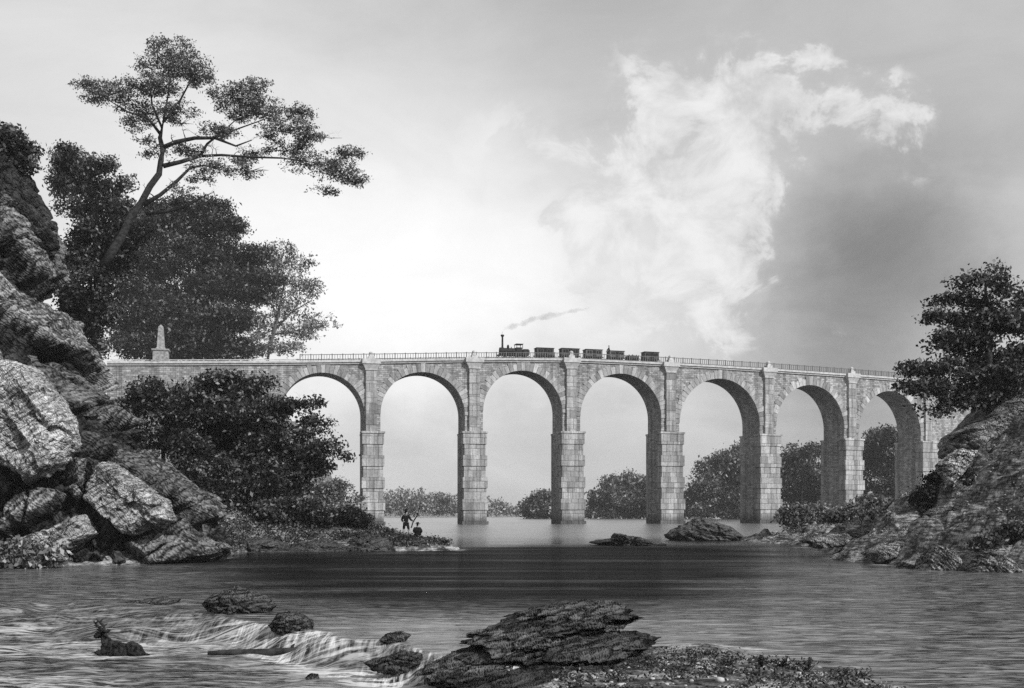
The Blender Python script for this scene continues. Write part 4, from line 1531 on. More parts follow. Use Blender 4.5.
# --- the man riding on the fourth wagon (legs over the front edge)
wp = np.array(w4.location)
wa = w4.rotation_euler[2]
rd_ = Vector((-1.52, -0.25, 0.82 + 1.3 + 0.16))
rd_.rotate(Matrix.Rotation(wa, 3, 'Z'))
rider = empty('person', Vector(wp) + rd_, 'man in dark coat and hat sitting on top of a wagon roof', 'person', None, wa)
JR = {'pelvis': (0, 0, .10), 'waist': (-.02, 0, .28), 'chest': (-.04, 0, .50), 'neck': (-.05, 0, .67), 'head0': (-.06, 0, .76), 'head': (-.07, 0, .88),
      'shL': (-.04, -.18, .60), 'elL': (-.16, -.26, .38), 'wrL': (-.34, -.18, .28), 'haL': (-.40, -.15, .27),
      'shR': (-.04, .18, .60), 'elR': (-.16, .26, .38), 'wrR': (-.34, .18, .28), 'haR': (-.40, .15, .27),
      'hipL': (-.03, -.11, .10), 'knL': (-.44, -.14, .17), 'anL': (-.50, -.14, -.24), 'toL': (-.64, -.15, -.28),
      'hipR': (-.03, .11, .10), 'knR': (-.44, .14, .17), 'anR': (-.50, .14, -.24), 'toR': (-.64, .15, -.28)}
figure(JR, E, RAD, set(JR), 'body', M_SKIN, rider)
figure(JR, E, RAD, {'pelvis', 'waist', 'chest', 'shL', 'elL', 'wrL', 'shR', 'elR', 'wrR'}, 'coat', M_COAT, rider, 0.03)
figure(JR, E, RAD, {'pelvis', 'hipL', 'knL', 'anL', 'hipR', 'knR', 'anR'}, 'trousers', M_COAT, rider, 0.02)
hat(rider, (-.07, 0, .93), .098, .15)
face(rider, (-.07, 0, .86), (-1, 0, 0), .10)
fingers(rider, JR['haR'], JR['wrR'], M_SKIN)
fingers(rider, JR['haL'], JR['wrL'], M_SKIN)

# --- the swimming deer
DD = 23.6
d0 = P(118, 655, DD)
deer = empty('deer', d0, 'dark antlered deer swimming leftwards through the shallows at the lower left', 'deer')
K = DD / F


def dp(px, py, y=0.0):
    return ((px - 118) * K, y, (655 - py) * K)


V_ = [dp(127.5, 651.2), dp(119, 650.6), dp(111.5, 648.6), dp(107.6, 645), dp(104.5, 640), dp(102.8, 635.5), dp(100.2, 634.6), dp(97.2, 635.6), dp(94.8, 636.2),
      dp(134, 648.2), dp(139, 650.4), dp(143.5, 653.6), dp(150, 655.5), dp(104, 653.5, -.10), dp(98.5, 650.8, -.16), dp(96.8, 653.6, -.17), dp(104, 653.5, .10), dp(99, 655, .2),
      dp(140, 656, .08), dp(147, 657.5, .12)]
E_ = [(0, 1), (1, 2), (2, 3), (3, 4), (4, 5), (5, 6), (6, 7), (7, 8), (0, 9), (9, 10), (10, 11), (11, 12), (2, 13), (13, 14), (14, 15), (2, 16), (16, 17), (10, 18), (18, 19)]
R_ = [(.175, .19), (.17, .18), (.20, .19), .145, .10, .075, .075, .052, .040, (.205, .20), (.14, .15), .06, .02, .085, .05, .035, .085, .045, .07, .03]
db_ = skin('body', V_, E_, R_, M_FUR, deer, 3, 1)
co_ = np.zeros(len(db_.data.vertices) * 3, np.float32)
db_.data.vertices.foreach_get('co', co_)
co_ = co_.reshape(-1, 3).astype(float)
for q_ in range(3):                                                # rough wet coat
    co_[:, q_] += 0.030 * fbm(co_ * 7 + 5 * q_, 3, 800 + q_) + 0.012 * fbm(co_ * 30 + 5 * q_, 2, 810 + q_)
db_.data.vertices.foreach_set('co', co_.astype(np.float32).ravel())
db_.data.update()
for sgn in (-1, 1):
    m = MB()
    m.tube([dp(103.8, 633.4, .04 * sgn), dp(106.0, 631.2, .10 * sgn), dp(108.6, 630.2, .16 * sgn)], [.014, .042, .006], 8)
    m.build('ear', M_FUR, deer, True)
    m = MB()
    a0 = dp(101.6, 633.2, .035 * sgn)
    beam = [a0, dp(102.8, 630.2, .09 * sgn), dp(101.4 - .6 * sgn, 626.6, .16 * sgn), dp(97.6 - 1.2 * sgn, 622.6, .18 * sgn), dp(95.2 - sgn, 620.4, .14 * sgn)]
    m.tube(beam, [.036, .033, .028, .022, .012], 6)
    for q, (dx, dz) in ((1, (-4.2, -2.0)), (2, (-4.6, -2.6)), (3, (3.2, -3.2)), (2, (3.6, -2.2))):
        b0 = np.array(beam[q])
        m.tube([b0, b0 + np.array([dx * K * .5, .02 * sgn, -dz * K * .4]), b0 + np.array([dx * K, .03 * sgn, -dz * K])], [.024, .018, .009], 5)
    m.build('antler', M_HORN, deer, True)
    m = MB()
    e = np.array(dp(100.8, 634.0, .066 * sgn))
    m.tube([e - (0, .006 * sgn, 0), e + (0, .010 * sgn, 0)], [.014, .008], 8)
    m.build('eye', M_BLACK, deer, True)
m = MB()
m.tube([dp(94.9, 636.0), dp(93.9, 636.5)], [.03, .018], 8)
m.build('nose', M_BLACK, deer, True)

# ------------------------------------------------------------------ rocks in and by the water
def plate(c, rx, ry, th, tx, ty, rz, seed, tone, nu=260, nv=44):
    """a tilted slab of bedded rock with a broken edge: tx, ty tilt it about x and y"""
    r = np.random.default_rng(seed)
    nc = 11
    a = np.sort((np.arange(nc) + r.uniform(-.3, .3, nc)) * 2 * np.pi / nc)
    pr = np.stack([rx * np.cos(a), ry * np.sin(a)], 1) * r.uniform(0.84, 1.12, nc)[:, None]
    q = np.linspace(0, nc, nu, endpoint=False)
    k = q.astype(int)
    w = (q - k)[:, None]
    edge = pr[k % nc] * (1 - w) + pr[(k + 1) % nc] * w
    t = np.linspace(-1, 1, nv)
    prof = np.clip(np.cos(t * np.pi / 2), 0, 1) ** 0.5
    # more rings on the rim
    hz_ = np.sign(t) * np.abs(np.sin(t * np.pi / 2)) ** 2.2 * th * 0.5
    X = prof[:, None] * edge[None, :, 0]
    Y = prof[:, None] * edge[None, :, 1]
    Zp = np.repeat(hz_[:, None], nu, 1)
    v = np.stack([X, Y, Zp], -1).reshape(-1, 3)
    s_ = v * 1.0 + seed
    st = v[:, 2] / 0.055 + 0.5 * fbm(s_ * 1.2, 3, seed)
    sv = st - np.floor(st)
    rad = np.hypot(v[:, 0], v[:, 1]) + 1e-6
    push = 0.07 * (sv - 0.5) + 0.17 * facets(s_ * np.array([1.6, 1.6, 2.5]), seed + 2, 1.0) + 0.03 * facets(s_ * np.array([5, 5, 8.0]), seed + 3, 1.0)
    v[:, :2] *= (1 + push / np.maximum(rad, .5))[:, None]
    v[:, 2] += 0.07 * facets(s_ * np.array([1.0, 0.8, 0.6]), seed + 4, 0.9) + 0.022 * facets(s_ * np.array([2.6, 4.0, 1]), seed + 5, 1.0) + 0.010 * fbm(s_ * 6, 3, seed + 6)
    M = Matrix.Rotation(rz, 3, 'Z') @ Matrix.Rotation(ty, 3, 'Y') @ Matrix.Rotation(tx, 3, 'X')
    v = v @ np.array(M).T + np.array(c)
    ii, jj = np.meshgrid(np.arange(nv - 1), np.arange(nu), indexing='ij')
    f = np.stack([ii * nu + jj, ii * nu + (jj + 1) % nu, (ii + 1) * nu + (jj + 1) % nu, (ii + 1) * nu + jj], -1).reshape(-1, 4)
    return v, f, tone * (1 + 0.3 * fbm(s_ * 1.1, 3, seed + 8))


vs_, fs_, ts_, o_ = [], [], [], 0
for k, (x1, rx, y0, ry, zt_, th, tn) in enumerate([(2.36, 2.08, 18.9, 1.25, -0.10, 0.75, 0.6), (2.34, 1.98, 19.1, 1.10, 0.20, 0.34, 1.5), (2.26, 1.74, 19.2, 1.02, 0.40, 0.30, 0.8),
                                                    (2.22, 1.52, 19.4, 0.95, 0.58, 0.28, 1.6), (2.14, 1.30, 19.5, 0.85, 0.74, 0.26, 0.9), (2.02, 1.00, 19.7, 0.70, 0.86, 0.22, 1.4), (0.55, 1.0, 18.8, 0.7, -0.02, 0.34, 0.9), (1.60, 0.85, 18.0, 0.7, 0.12, 0.5, 0.5), (2.28, 1.15, 17.7, 0.85, 0.16, 0.5, 0.7), (2.20, 0.95, 18.2, 0.8, 0.42, 0.3, 1.1), (1.45, 1.2, 17.2, 0.7, 0.04, 0.4, 0.8)]):
    v, f, t__ = plate((x1 - rx, y0, zt_ - th * 0.5), rx, ry, th, math.radians(13 - 0.7 * k), math.radians(-7.5 + (k % 3)), math.radians((-8, 6, -4, 9, -6, 4, 12, -10, 5, -7, 8)[k]), 500 + 11 * k, tn)
    vs_.append(v)
    fs_.append(f + o_)
    ts_.append(t__)
    o_ += len(v)
fr_ = fast_mesh('rock', np.concatenate(vs_), np.concatenate(fs_), M_WET, None, False, vattr={'tone': np.concatenate(ts_)})
centre(fr_)
tag(fr_, 'large black rock of tilted slabs in the middle of the foreground', 'rock')
outline_rock('rock', [(205, 601), (214, 593), (236, 586), (256, 593), (276, 606), (270, 613), (240, 617), (213, 615)], 28.4, 1.2, M_WET, 'dark rounded rock at the left end of the ledge', 12, 0.08, 0.03, 0.2, 4)
outline_rock('rock', [(269, 625), (279, 613), (296, 612), (313, 620), (311, 630), (292, 637), (276, 634)], 24.4, 0.8, M_WET, 'dark rock where the white cascade begins', 13, 0.09, 0.03, 0.2, 4)
outline_rock('rock', [(379, 640), (387, 633), (402, 631), (411, 635), (404, 642), (388, 645)], 22.1, 0.45, M_WET, 'small dark rock at the lip of the cascade', 14, 0.08, 0.03, 0.1, 3)
outline_rock('rock', [(363, 662), (385, 656), (400, 651), (420, 653), (429, 664), (425, 675), (395, 675), (372, 669)], 20.2, 0.7, M_WET, 'flat dark rock in the foot of the cascade', 15, 0.07, 0.05, 0.1, 4)
outline_rock('rock', [(306, 677), (310, 673.5), (318, 674), (320, 681), (310, 683)], 20.0, 0.25, M_WET, 'fist-small stone poking out of the white water near the bottom edge', 16, 0.08)
outline_rock('rock', [(665, 536), (680, 526), (700, 517.5), (713, 520), (730, 527), (744, 537), (735, 544), (680, 544)], 101, 4.5, M_WET, 'dome-shaped dark rock standing in the river in front of the viaduct', 17, 0.06, 0.04, 0.5, 6, tone=1.6)
outline_rock('rock', [(588, 543), (610, 538), (615, 533), (628, 535), (645, 539), (668, 543), (660, 548), (610, 548)], 86, 2.5, M_WET, 'low flat dark rock left of the dome-shaped rock', 18, 0.07, 0.04, 0.1, 4)
outline_rock('rock', [(122, 604), (140, 599), (160, 597), (178, 600), (172, 606), (140, 608)], 31.6, 0.7, M_WET, 'half sunken rock left of the rounded rock on the ledge', 19, 0.08, 0.03, 0.1, 3)
outline_rock('rock', [(916, 572), (925, 556), (940, 545), (955, 551), (966, 570), (950, 577)], 49.5, 1.8, M_BANKR, 'wedge-shaped striped rock at the right water edge', 20, 0.06, 0.05, 0.9, 6, slope=.3)
outline_rock('rock', [(972, 572), (978, 560), (992, 550), (1012, 560), (1022, 572), (1000, 579)], 47.6, 1.8, M_BANKR, 'tilted striped rock at the water edge in the lower right corner', 21, 0.06, 0.05, 0.9, 6, slope=.3)
outline_rock('rock', [(893, 570), (903, 562), (916, 565), (918, 573), (905, 576)], 50.5, 0.8, M_WET, 'small dark rock beside the wedge-shaped rock at the right water edge', 22, 0.07, 0.04, 0.3, 4)
slab_rock('rock_outcrop', [([(958, 434), (985, 408), (1024, 380), (1075, 350), (1095, 385), (1030, 410), (980, 432)], 64.5, 5.0, 0.9),
                           ([(942, 446), (950, 434), (985, 418), (1035, 396), (1095, 366), (1100, 405), (1020, 436), (965, 462), (948, 458)], 63.0, 4.5, 1.25),
                           ([(948, 474), (960, 456), (1000, 438), (1050, 412), (1095, 392), (1095, 430), (1010, 468), (960, 490), (942, 492)], 61.6, 4.0, 0.6),
                           ([(936, 498), (950, 482), (1000, 462), (1060, 432), (1100, 425), (1090, 462), (1010, 492), (960, 505)], 60.2, 3.6, 1.0)], M_BANKR,
          'big layered rock outcrop under the tree on the right bank', 23, cat='outcrop', rough=0.04, strata=0.03, dip=-0.50, nstr=6, nu=300, nv=90, flat=0.30, slope=0.2, facet=0.03)
outline_rock('rock', [(940, 465), (965, 448), (980, 450), (965, 470), (948, 486)], 58.2, 1.8, M_BANKR, 'pale slab jutting from the layered outcrop', 24, 0.05, 0.05, -0.6, 5, tone=2.2, slope=.4)

for sd_, (lb, pl, d_) in enumerate([('dark low rock at the left end of the spit, nearest the cliff', [(226, 553), (236, 541), (262, 538), (284, 543), (292, 554), (260, 557)], 72.6),
                                    ('dark rock along the water edge of the spit below the low spreading shrub', [(284, 553), (300, 543), (325, 540), (345, 546), (350, 555), (310, 557)], 72.8),
                                    ('dark rock on the spit below the small rounded shrub', [(338, 553), (350, 538), (372, 533), (392, 541), (400, 554), (365, 557)], 73.4),
                                    ('dark flat rock under the two figures on the spit', [(388, 553), (398, 541), (418, 539), (432, 545), (438, 553), (410, 556)], 74.4),
                                    ('dark rock at the very tip of the spit', [(428, 553), (436, 547), (446, 546), (456, 551), (448, 555)], 74.8)]):
    outline_rock('rock', pl, d_, 2.4, M_WET, lb, 640 + sd_, 0.05, 0.04, 0.15, 5, flat=0.4, slope=0.6, facet=0.06, tone=1.1, nu=220, nv=70)
for sd_, (lb, pl, d_, tn_) in enumerate([('long pale ledge running down the right bank to the water edge', [(868, 553), (905, 538), (960, 521), (1024, 501), (1046, 505), (1030, 518), (980, 534), (920, 549), (880, 561)], 54.8, 1.3),
                                        ('pale ledge high on the right bank just below the layered outcrop', [(928, 514), (970, 498), (1024, 476), (1055, 470), (1050, 486), (1000, 504), (960, 516), (938, 521)], 57.0, 1.25),
                                        ('low ledge along the middle of the right bank behind the wedge-shaped rock', [(800, 541), (840, 533), (900, 525), (935, 519), (934, 529), (880, 541), (820, 549)], 66.0, 1.0),
                                        ('short dark ledge at the right edge between the two pale ledges', [(975, 528), (1000, 518), (1040, 508), (1050, 520), (1020, 532), (985, 540)], 54.4, 0.7)]):
    outline_rock('rock_ledge', pl, d_, 2.2, M_BANKR, lb, 600 + sd_, 0.035, 0.03, -0.45, 5, flat=0.3, slope=0.9, facet=0.05, tone=tn_, cat='ledge', nu=260, nv=70)

# drifting log
m = MB()
lp = [P(208, 653.5, 23.4), P(230, 652.8, 23.4), P(262, 652.6, 23.3), P(290, 651.4, 23.3), P(308, 651.4, 23.2)]
lo = np.array(lp[0])
m.tube([q - lo for q in lp], [.05, .075, .08, .085, .11], 10)
b0 = lp[3] - lo
m.tube([b0, b0 + (0.06, -.02, .12), b0 + (.1, -.02, .16)], [.04, .03, .012], 6)
log = m.build('log', M_BARK, None, True)
log.location = lo
tag(log, 'long dark log lying in the shallow water right of the swimming deer', 'log')

# ------------------------------------------------------------------ trees
G_L = 'trees behind the left end of the viaduct'
tree('pine_tree', 'tall leaning pine with flat wind-swept boughs standing above all other trees', 'tree',
     [(100, 92, 29, 11), (84, 84, 12, 9), (118, 100, 20, 10), (172, 52, 26, 15), (185, 66, 28, 12), (155, 66, 22, 14), (140, 85, 22, 12), (160, 84, 25, 11), (150, 112, 28, 10), (178, 110, 22, 9), (135, 124, 14, 8), (195, 78, 18, 8),
      (232, 95, 25, 14), (255, 88, 18, 11), (262, 112, 34, 12), (238, 110, 24, 9), (290, 128, 28, 9), (312, 137, 16, 6), (300, 112, 14, 8),
      (310, 163, 32, 10), (335, 172, 26, 13), (350, 154, 20, 6), (358, 180, 12, 7), (325, 190, 16, 7), (155, 153, 17, 6), (215, 166, 32, 8), (248, 170, 22, 6), (285, 150, 20, 4), (182, 192, 14, 8), (192, 150, 18, 5), (212, 128, 16, 6), (228, 132, 16, 7), (182, 122, 14, 5), (255, 152, 18, 4), (202, 178, 18, 5), (176, 203, 10, 5), (146, 140, 10, 5), (240, 160, 16, 4), (300, 148, 16, 5), (270, 138, 16, 6)],
     92, 31000, 0.15, M_LEAFP, [(104, 266, .40), (113, 250, .36), (122, 236, .33), (131, 216, .30), (141, 203, .27), (150, 186, .26), (159, 174, .25), (161, 160, .23), (163, 150, .22), (160, 138, .18), (164, 118, .10), (168, 95, .06), (172, 66, .03)],
     [[(162, 148, .20), (176, 142, .18), (195, 138, .15), (215, 138, .12), (236, 146, .08), (252, 140, .04)],
      [(163, 166, .20), (180, 162, .17), (200, 156, .15), (207, 144, .10), (222, 132, .07), (238, 118, .03)],
      [(200, 156, .12), (222, 155, .10), (250, 157, .09), (282, 158, .07), (310, 162, .04), (340, 168, .02)],
      [(143, 205, .20), (160, 195, .16), (176, 182, .14), (190, 168, .10), (205, 165, .06), (222, 168, .03)],
      [(146, 214, .14), (165, 212, .12), (188, 206, .09), (200, 198, .06), (214, 192, .02)],
      [(161, 135, .14), (148, 118, .10), (128, 112, .07), (105, 98, .03)],
      [(163, 122, .12), (176, 108, .09), (190, 82, .06), (200, 70, .02)],
      [(162, 128, .10), (152, 104, .08), (150, 84, .05), (158, 62, .02)],
      [(215, 138, .08), (240, 128, .06), (268, 118, .04), (300, 130, .02)],
      [(268, 130, .03), (300, 134, .03), (330, 138, .025), (342, 138, .01)]],
     seed=3, twigs=9, clump=0.23, gap=0.0, group=None, thick=0.9, bark=M_BARK, jitter=1.5, maxdepth=2.4, up=0.8, flatz=0.8)
tree('tree', 'slender grey-leaved tree just right of the cliff top', 'tree',
     [(70, 158, 17, 14), (84, 178, 24, 18), (62, 182, 13, 18), (104, 190, 22, 16), (98, 168, 16, 12), (112, 168, 8, 12), (120, 182, 14, 12), (80, 205, 26, 18), (118, 205, 20, 14)], 101, 9000, 0.24, M_LEAFP,
     [(90, 262, .22), (88, 225, .18), (93, 195, .14), (90, 165, .05)], [[(90, 215, .12), (84, 190, .08), (72, 162, .03)], [(96, 225, .10), (98, 200, .07), (106, 175, .03)]],
     seed=5, gap=-0.12, bark=M_BARKP, jitter=1.0)
tree('tree', 'grey tree crowning the cliff top in the upper left corner', 'tree',
     [(2, 140, 18, 14), (18, 150, 14, 10), (-12, 150, 20, 20), (24, 163, 10, 8), (8, 160, 18, 10)], 66, 6000, 0.2, M_LEAFM, [(0, 185, .2), (2, 150, .1), (4, 132, .04)], seed=6, gap=-0.15)
tree('tree', 'dark leafy tree filling the gap beside the cliff under the pine', 'tree',
     [(100, 232, 26, 16), (85, 252, 26, 22), (112, 256, 22, 20), (88, 285, 24, 24), (100, 305, 18, 22), (86, 330, 14, 22), (68, 292, 14, 16), (72, 312, 12, 14), (66, 160, 8, 16), (125, 235, 24, 14), (96, 350, 10, 10)], 97, 16000, 0.24, M_LEAF,
     [(95, 372, .3), (94, 320, .25), (97, 260, .15), (100, 232, .05)], seed=7, gap=-0.3, jitter=1.0)
tree('tree', 'black-green tree directly behind the obelisk', 'tree',
     [(150, 225, 40, 18), (128, 250, 30, 22), (160, 250, 42, 24), (140, 285, 40, 28), (130, 320, 30, 26), (160, 315, 40, 26), (150, 345, 42, 18), (185, 335, 28, 22)], 238, 36000, 0.50, M_LEAF,
     [(150, 366, .9), (150, 320, .7), (152, 260, .4), (150, 225, .1)], seed=8, gap=-0.22, group=G_L, maxdepth=6, jitter=2, base_z=26.0)
tree('tree', 'broad black-green tree with ragged boughs right of the obelisk', 'tree',
     [(195, 208, 40, 11), (170, 212, 30, 12), (215, 225, 32, 12), (236, 228, 16, 7), (205, 245, 42, 18), (228, 258, 38, 12), (250, 252, 20, 7), (240, 275, 34, 13), (268, 278, 16, 6), (210, 285, 44, 22), (252, 294, 26, 9), (205, 320, 44, 22), (235, 318, 24, 14), (205, 345, 44, 15), (215, 356, 30, 8), (240, 350, 18, 10), (180, 354, 24, 8)], 240, 42000, 0.50, M_LEAF,
     [(205, 366, 1.0), (204, 320, .8), (202, 270, .5), (196, 212, .1)], seed=9, gap=-0.12, group=G_L, maxdepth=6, jitter=2, base_z=26.0)
tree('tree', 'pale airy tree at the right edge of the dark trees above the deck', 'tree',
     [(278, 255, 22, 14), (262, 268, 20, 14), (300, 262, 14, 10), (285, 282, 26, 14), (306, 288, 18, 11), (258, 295, 24, 16), (290, 308, 26, 13), (318, 322, 18, 8), (334, 326, 9, 5), (262, 325, 26, 16), (300, 332, 20, 9), (252, 345, 24, 12), (285, 348, 20, 8)], 335, 8000, 0.62, M_LEAFW,  # light leaf colour stands in for haze over this tree
     [(266, 372, .8), (270, 345, .7), (278, 315, .5), (284, 285, .3), (280, 258, .1)], [[(274, 330, .35), (292, 312, .25), (312, 300, .1)], [(272, 335, .3), (300, 330, .2), (326, 325, .08)], [(278, 315, .3), (262, 290, .2), (258, 272, .08)]],
     seed=10, gap=-0.18, group=G_L, bark=M_BARKP, maxdepth=8, jitter=2, base_z=20.0)

G_S = 'shrubs on the left bank before the abutment'
tree('shrub', 'greyish loose shrub in front of the wall below the obelisk', 'shrub',
     [(150, 392, 22, 12), (135, 410, 18, 14), (165, 412, 26, 18), (180, 395, 20, 14), (150, 432, 22, 18), (178, 440, 22, 20)], 84, 9500, 0.21, M_LEAFM, [(165, 500, .2), (163, 450, .15), (160, 400, .05)], seed=12, gap=-0.2, group=G_S)
tree('shrub', 'widest black-leaved shrub on the left bank, boughs reaching towards the first pier', 'shrub',
     [(225, 385, 28, 13), (255, 388, 22, 13), (210, 405, 30, 18), (245, 415, 44, 22), (282, 408, 16, 10), (215, 440, 36, 26), (262, 445, 50, 26), (300, 405, 10, 4), (304, 420, 18, 7), (315, 402, 8, 3), (312, 432, 20, 6), (325, 422, 12, 4),
      (318, 450, 26, 8), (340, 455, 12, 4), (326, 443, 18, 5), (305, 468, 28, 10), (322, 472, 14, 5), (250, 480, 56, 26), (296, 488, 24, 12)], 79, 34000, 0.21, M_LEAF,
     [(245, 526, .35), (245, 480, .28), (248, 430, .18), (245, 392, .05)],
     [[(250, 470, .16), (285, 450, .10), (312, 448, .07), (342, 452, .03), (352, 450, .012)], [(250, 460, .15), (280, 432, .10), (310, 422, .05), (330, 418, .02)], [(248, 450, .13), (225, 420, .09), (215, 400, .03)], [(250, 440, .12), (275, 415, .08), (300, 404, .03), (316, 398, .012)],
      [(252, 485, .12), (290, 478, .08), (325, 473, .03)]], seed=13, gap=-0.10, group=G_S, jitter=1.2)
tree('shrub', 'low dark shrub against the cliff at the left of the bank', 'shrub',
     [(200, 470, 22, 22), (190, 450, 20, 18), (215, 500, 28, 20), (232, 512, 26, 12)], 76.5, 12000, 0.19, M_LEAF, [(210, 530, .2), (208, 490, .14), (200, 455, .05)], seed=14, gap=-0.28, group=G_S)
tree('shrub', 'low spreading dark shrub hanging over the left bank', 'shrub',
     [(275, 512, 36, 11), (300, 508, 24, 12), (318, 518, 18, 7), (250, 515, 24, 10)], 76, 11000, 0.18, M_LEAF, [(285, 532, .15), (285, 515, .1), (285, 503, .04)], seed=15, gap=-0.28, group=G_S)
tree('shrub', 'small rounded dark shrub on the spit above the anglers\' left', 'shrub',
     [(346, 514, 15, 7), (336, 518, 10, 6), (360, 519, 10, 6)], 76.5, 4200, 0.16, M_LEAF, [(347, 530, .1), (347, 518, .08), (347, 508, .03)], seed=16, gap=-0.3, group=G_S)
tree('shrub', 'pale hazy shrub seen behind the left bank beside the first pier', 'shrub',
     [(332, 490, 20, 10), (316, 498, 14, 10), (348, 500, 12, 10), (330, 506, 26, 10)], 168, 4500, 0.36, M_LEAFP, [(332, 524, .2), (332, 505, .15), (332, 486, .05)], seed=17, gap=-0.2, bark=M_BARKP)

G_F = 'trees on the far shore beyond the arches'  # paler leaf colours paint distance haze onto some of these trees
far = [('bushy hazy tree in the third arch beside its right pier', [(543, 499, 12, 8), (531, 505, 9, 7), (545, 509, 16, 7), (555, 500, 8, 10)], 430, 5500, M_LEAFP, 517),
       ('large rounded grey tree filling the foot of the fourth arch', [(622, 483, 20, 11), (606, 492, 16, 11), (640, 487, 18, 11), (622, 500, 34, 12), (600, 505, 13, 8), (650, 500, 14, 12), (660, 485, 12, 12)], 430, 13000, M_LEAFP, 517),
       ('tall sloping mass of tree in the fifth arch', [(733, 456, 20, 13), (720, 466, 22, 14), (745, 470, 16, 20), (707, 482, 20, 14), (725, 492, 30, 18), (695, 498, 14, 14), (748, 492, 16, 20), (760, 460, 14, 14)], 405, 16000, M_LEAFP, 518),
       ('dark tree filling the sixth arch up to half its height', [(800, 455, 20, 12), (785, 470, 16, 18), (818, 455, 18, 12), (805, 480, 28, 22), (828, 475, 16, 24), (795, 500, 24, 16), (822, 502, 22, 15)], 375, 17000, M_LEAF, 519),
       ('tallest dark tree of the far shore, seen in the seventh arch', [(885, 440, 20, 14), (870, 455, 16, 16), (900, 445, 16, 14), (885, 475, 28, 22), (905, 480, 14, 26), (872, 495, 20, 18), (895, 502, 24, 14)], 350, 17000, M_LEAF, 519)]
for k, (lb, bl, d, n, mt, yb) in enumerate(far):
    cx = np.mean([b[0] for b in bl])
    x0, x1 = min(b[0] - b[2] for b in bl), max(b[0] + b[2] for b in bl)
    bl = bl + [(q, yb - 5, 9, 6) for q in np.arange(x0 + 8, x1 - 4, 9)]
    tree('tree', lb, 'tree', bl, d, n, 0.0019 * d, mt, [(cx, yb, .6), (cx, yb - 18, .5), (cx + 2, min(b[1] for b in bl), .12)], seed=30 + k, gap=-0.3, group=G_F, jitter=5, base_z=-0.5)
# the low far-off wood
r = np.random.default_rng(77)
cl = []
for px in np.arange(372, 790, 3.2):
    top = np.interp(px, [372, 395, 410, 440, 465, 485, 500, 515, 532, 560, 580, 680, 790], [490, 487, 490, 492, 496, 494, 500, 505, 508, 508, 506, 504, 500]) + r.uniform(-2.5, 3)
    d = 590 + r.uniform(-15, 25)
    c = P(px, (top + 516) / 2, d)
    cl.append((c, (4.2 * d / F, 4.0, (516 - top) / 2 * d / F)))
pts_ = crown_points(cl, 15000, 78, 1.3, -0.3)
fo = np.array([pts_[:, 0].mean(), 600, 0])
wood = leaves_mesh('distant_wood', pts_ - fo, 1.25, M_LEAFW, None, 79)
wood.location = fo
tag(wood, 'long low hazy wood on the far shore seen through the arches beyond the piers', 'wood', None, 'stuff')

# right bank
tree('tree', 'dense dark tree growing on the outcrop at the right edge', 'tree',
     [(985, 273, 20, 9), (968, 284, 18, 8), (1000, 290, 22, 12), (975, 300, 26, 10), (945, 303, 16, 7), (932, 317, 14, 6), (955, 314, 18, 8), (985, 318, 34, 12), (1016, 322, 22, 22), (950, 340, 20, 10), (932, 352, 12, 6), (985, 345, 40, 20), (915, 368, 16, 6), (942, 366, 30, 12), (985, 375, 40, 20), (1020, 368, 24, 24),
      (908, 386, 10, 4), (930, 388, 22, 8), (970, 398, 32, 12), (945, 408, 18, 8), (925, 410, 10, 4), (1005, 395, 26, 10), (1040, 345, 22, 16), (1045, 385, 20, 12), (1030, 300, 16, 9)], 63, 24000, 0.18, M_LEAFM,
     [(992, 425, .3), (990, 390, .26), (988, 340, .18), (986, 300, .10), (985, 272, .03)],
     [[(990, 380, .14), (960, 372, .10), (925, 370, .03)], [(989, 350, .12), (965, 340, .08), (940, 345, .03)], [(987, 325, .10), (960, 312, .06), (935, 316, .02)], [(990, 395, .12), (960, 398, .08), (928, 392, .03)], [(988, 335, .1), (1012, 318, .05)]],
     seed=41, gap=-0.02, bark=M_BARK, jitter=0.8)
G_R = 'bushes on the right bank'
tree('bush', 'pale leafy bush at the foot of the sixth pier', 'bush', [(795, 511, 10, 6), (812, 512, 14, 6), (806, 520, 20, 7), (832, 516, 12, 6), (788, 518, 8, 6)], 96, 4200, 0.24, M_LEAFW, [(806, 530, .12), (806, 520, .09), (806, 508, .03)], seed=42, gap=-0.25, group=G_R)
tree('bush', 'small pale bush at the foot of the seventh arch', 'bush', [(868, 503, 10, 5), (880, 506, 12, 5), (858, 509, 10, 5)], 84, 3000, 0.22, M_LEAFW, [(870, 518, .1), (870, 508, .08), (870, 498, .03)], seed=43, gap=-0.25, group=G_R)
tree('bush', 'dark bush tucked under the left end of the outcrop', 'bush', [(940, 482, 13, 8), (932, 492, 14, 8), (952, 476, 10, 6), (925, 500, 10, 6)], 60, 4200, 0.16, M_LEAF, [(938, 505, .1), (938, 492, .08), (938, 478, .03)], seed=44, gap=-0.28, group=G_R)
tree('bush', 'dark bush low on the right bank above the tilted striped rock', 'bush', [(1000, 538, 16, 9), (1016, 532, 12, 9), (1022, 548, 14, 10), (985, 545, 10, 7)], 49.5, 5200, 0.13, M_LEAFM, [(1008, 562, .1), (1008, 548, .08), (1008, 530, .03)], seed=45, gap=-0.28, group=G_R)
tree('bush', 'mid-grey bush halfway up the slope of the right bank', 'bush', [(922, 527, 16, 5), (905, 531, 12, 4), (940, 524, 12, 5)], 60, 3600, 0.15, M_LEAFM, [(922, 538, .08), (922, 530, .06), (922, 522, .02)], seed=46, gap=-0.25, group=G_R)
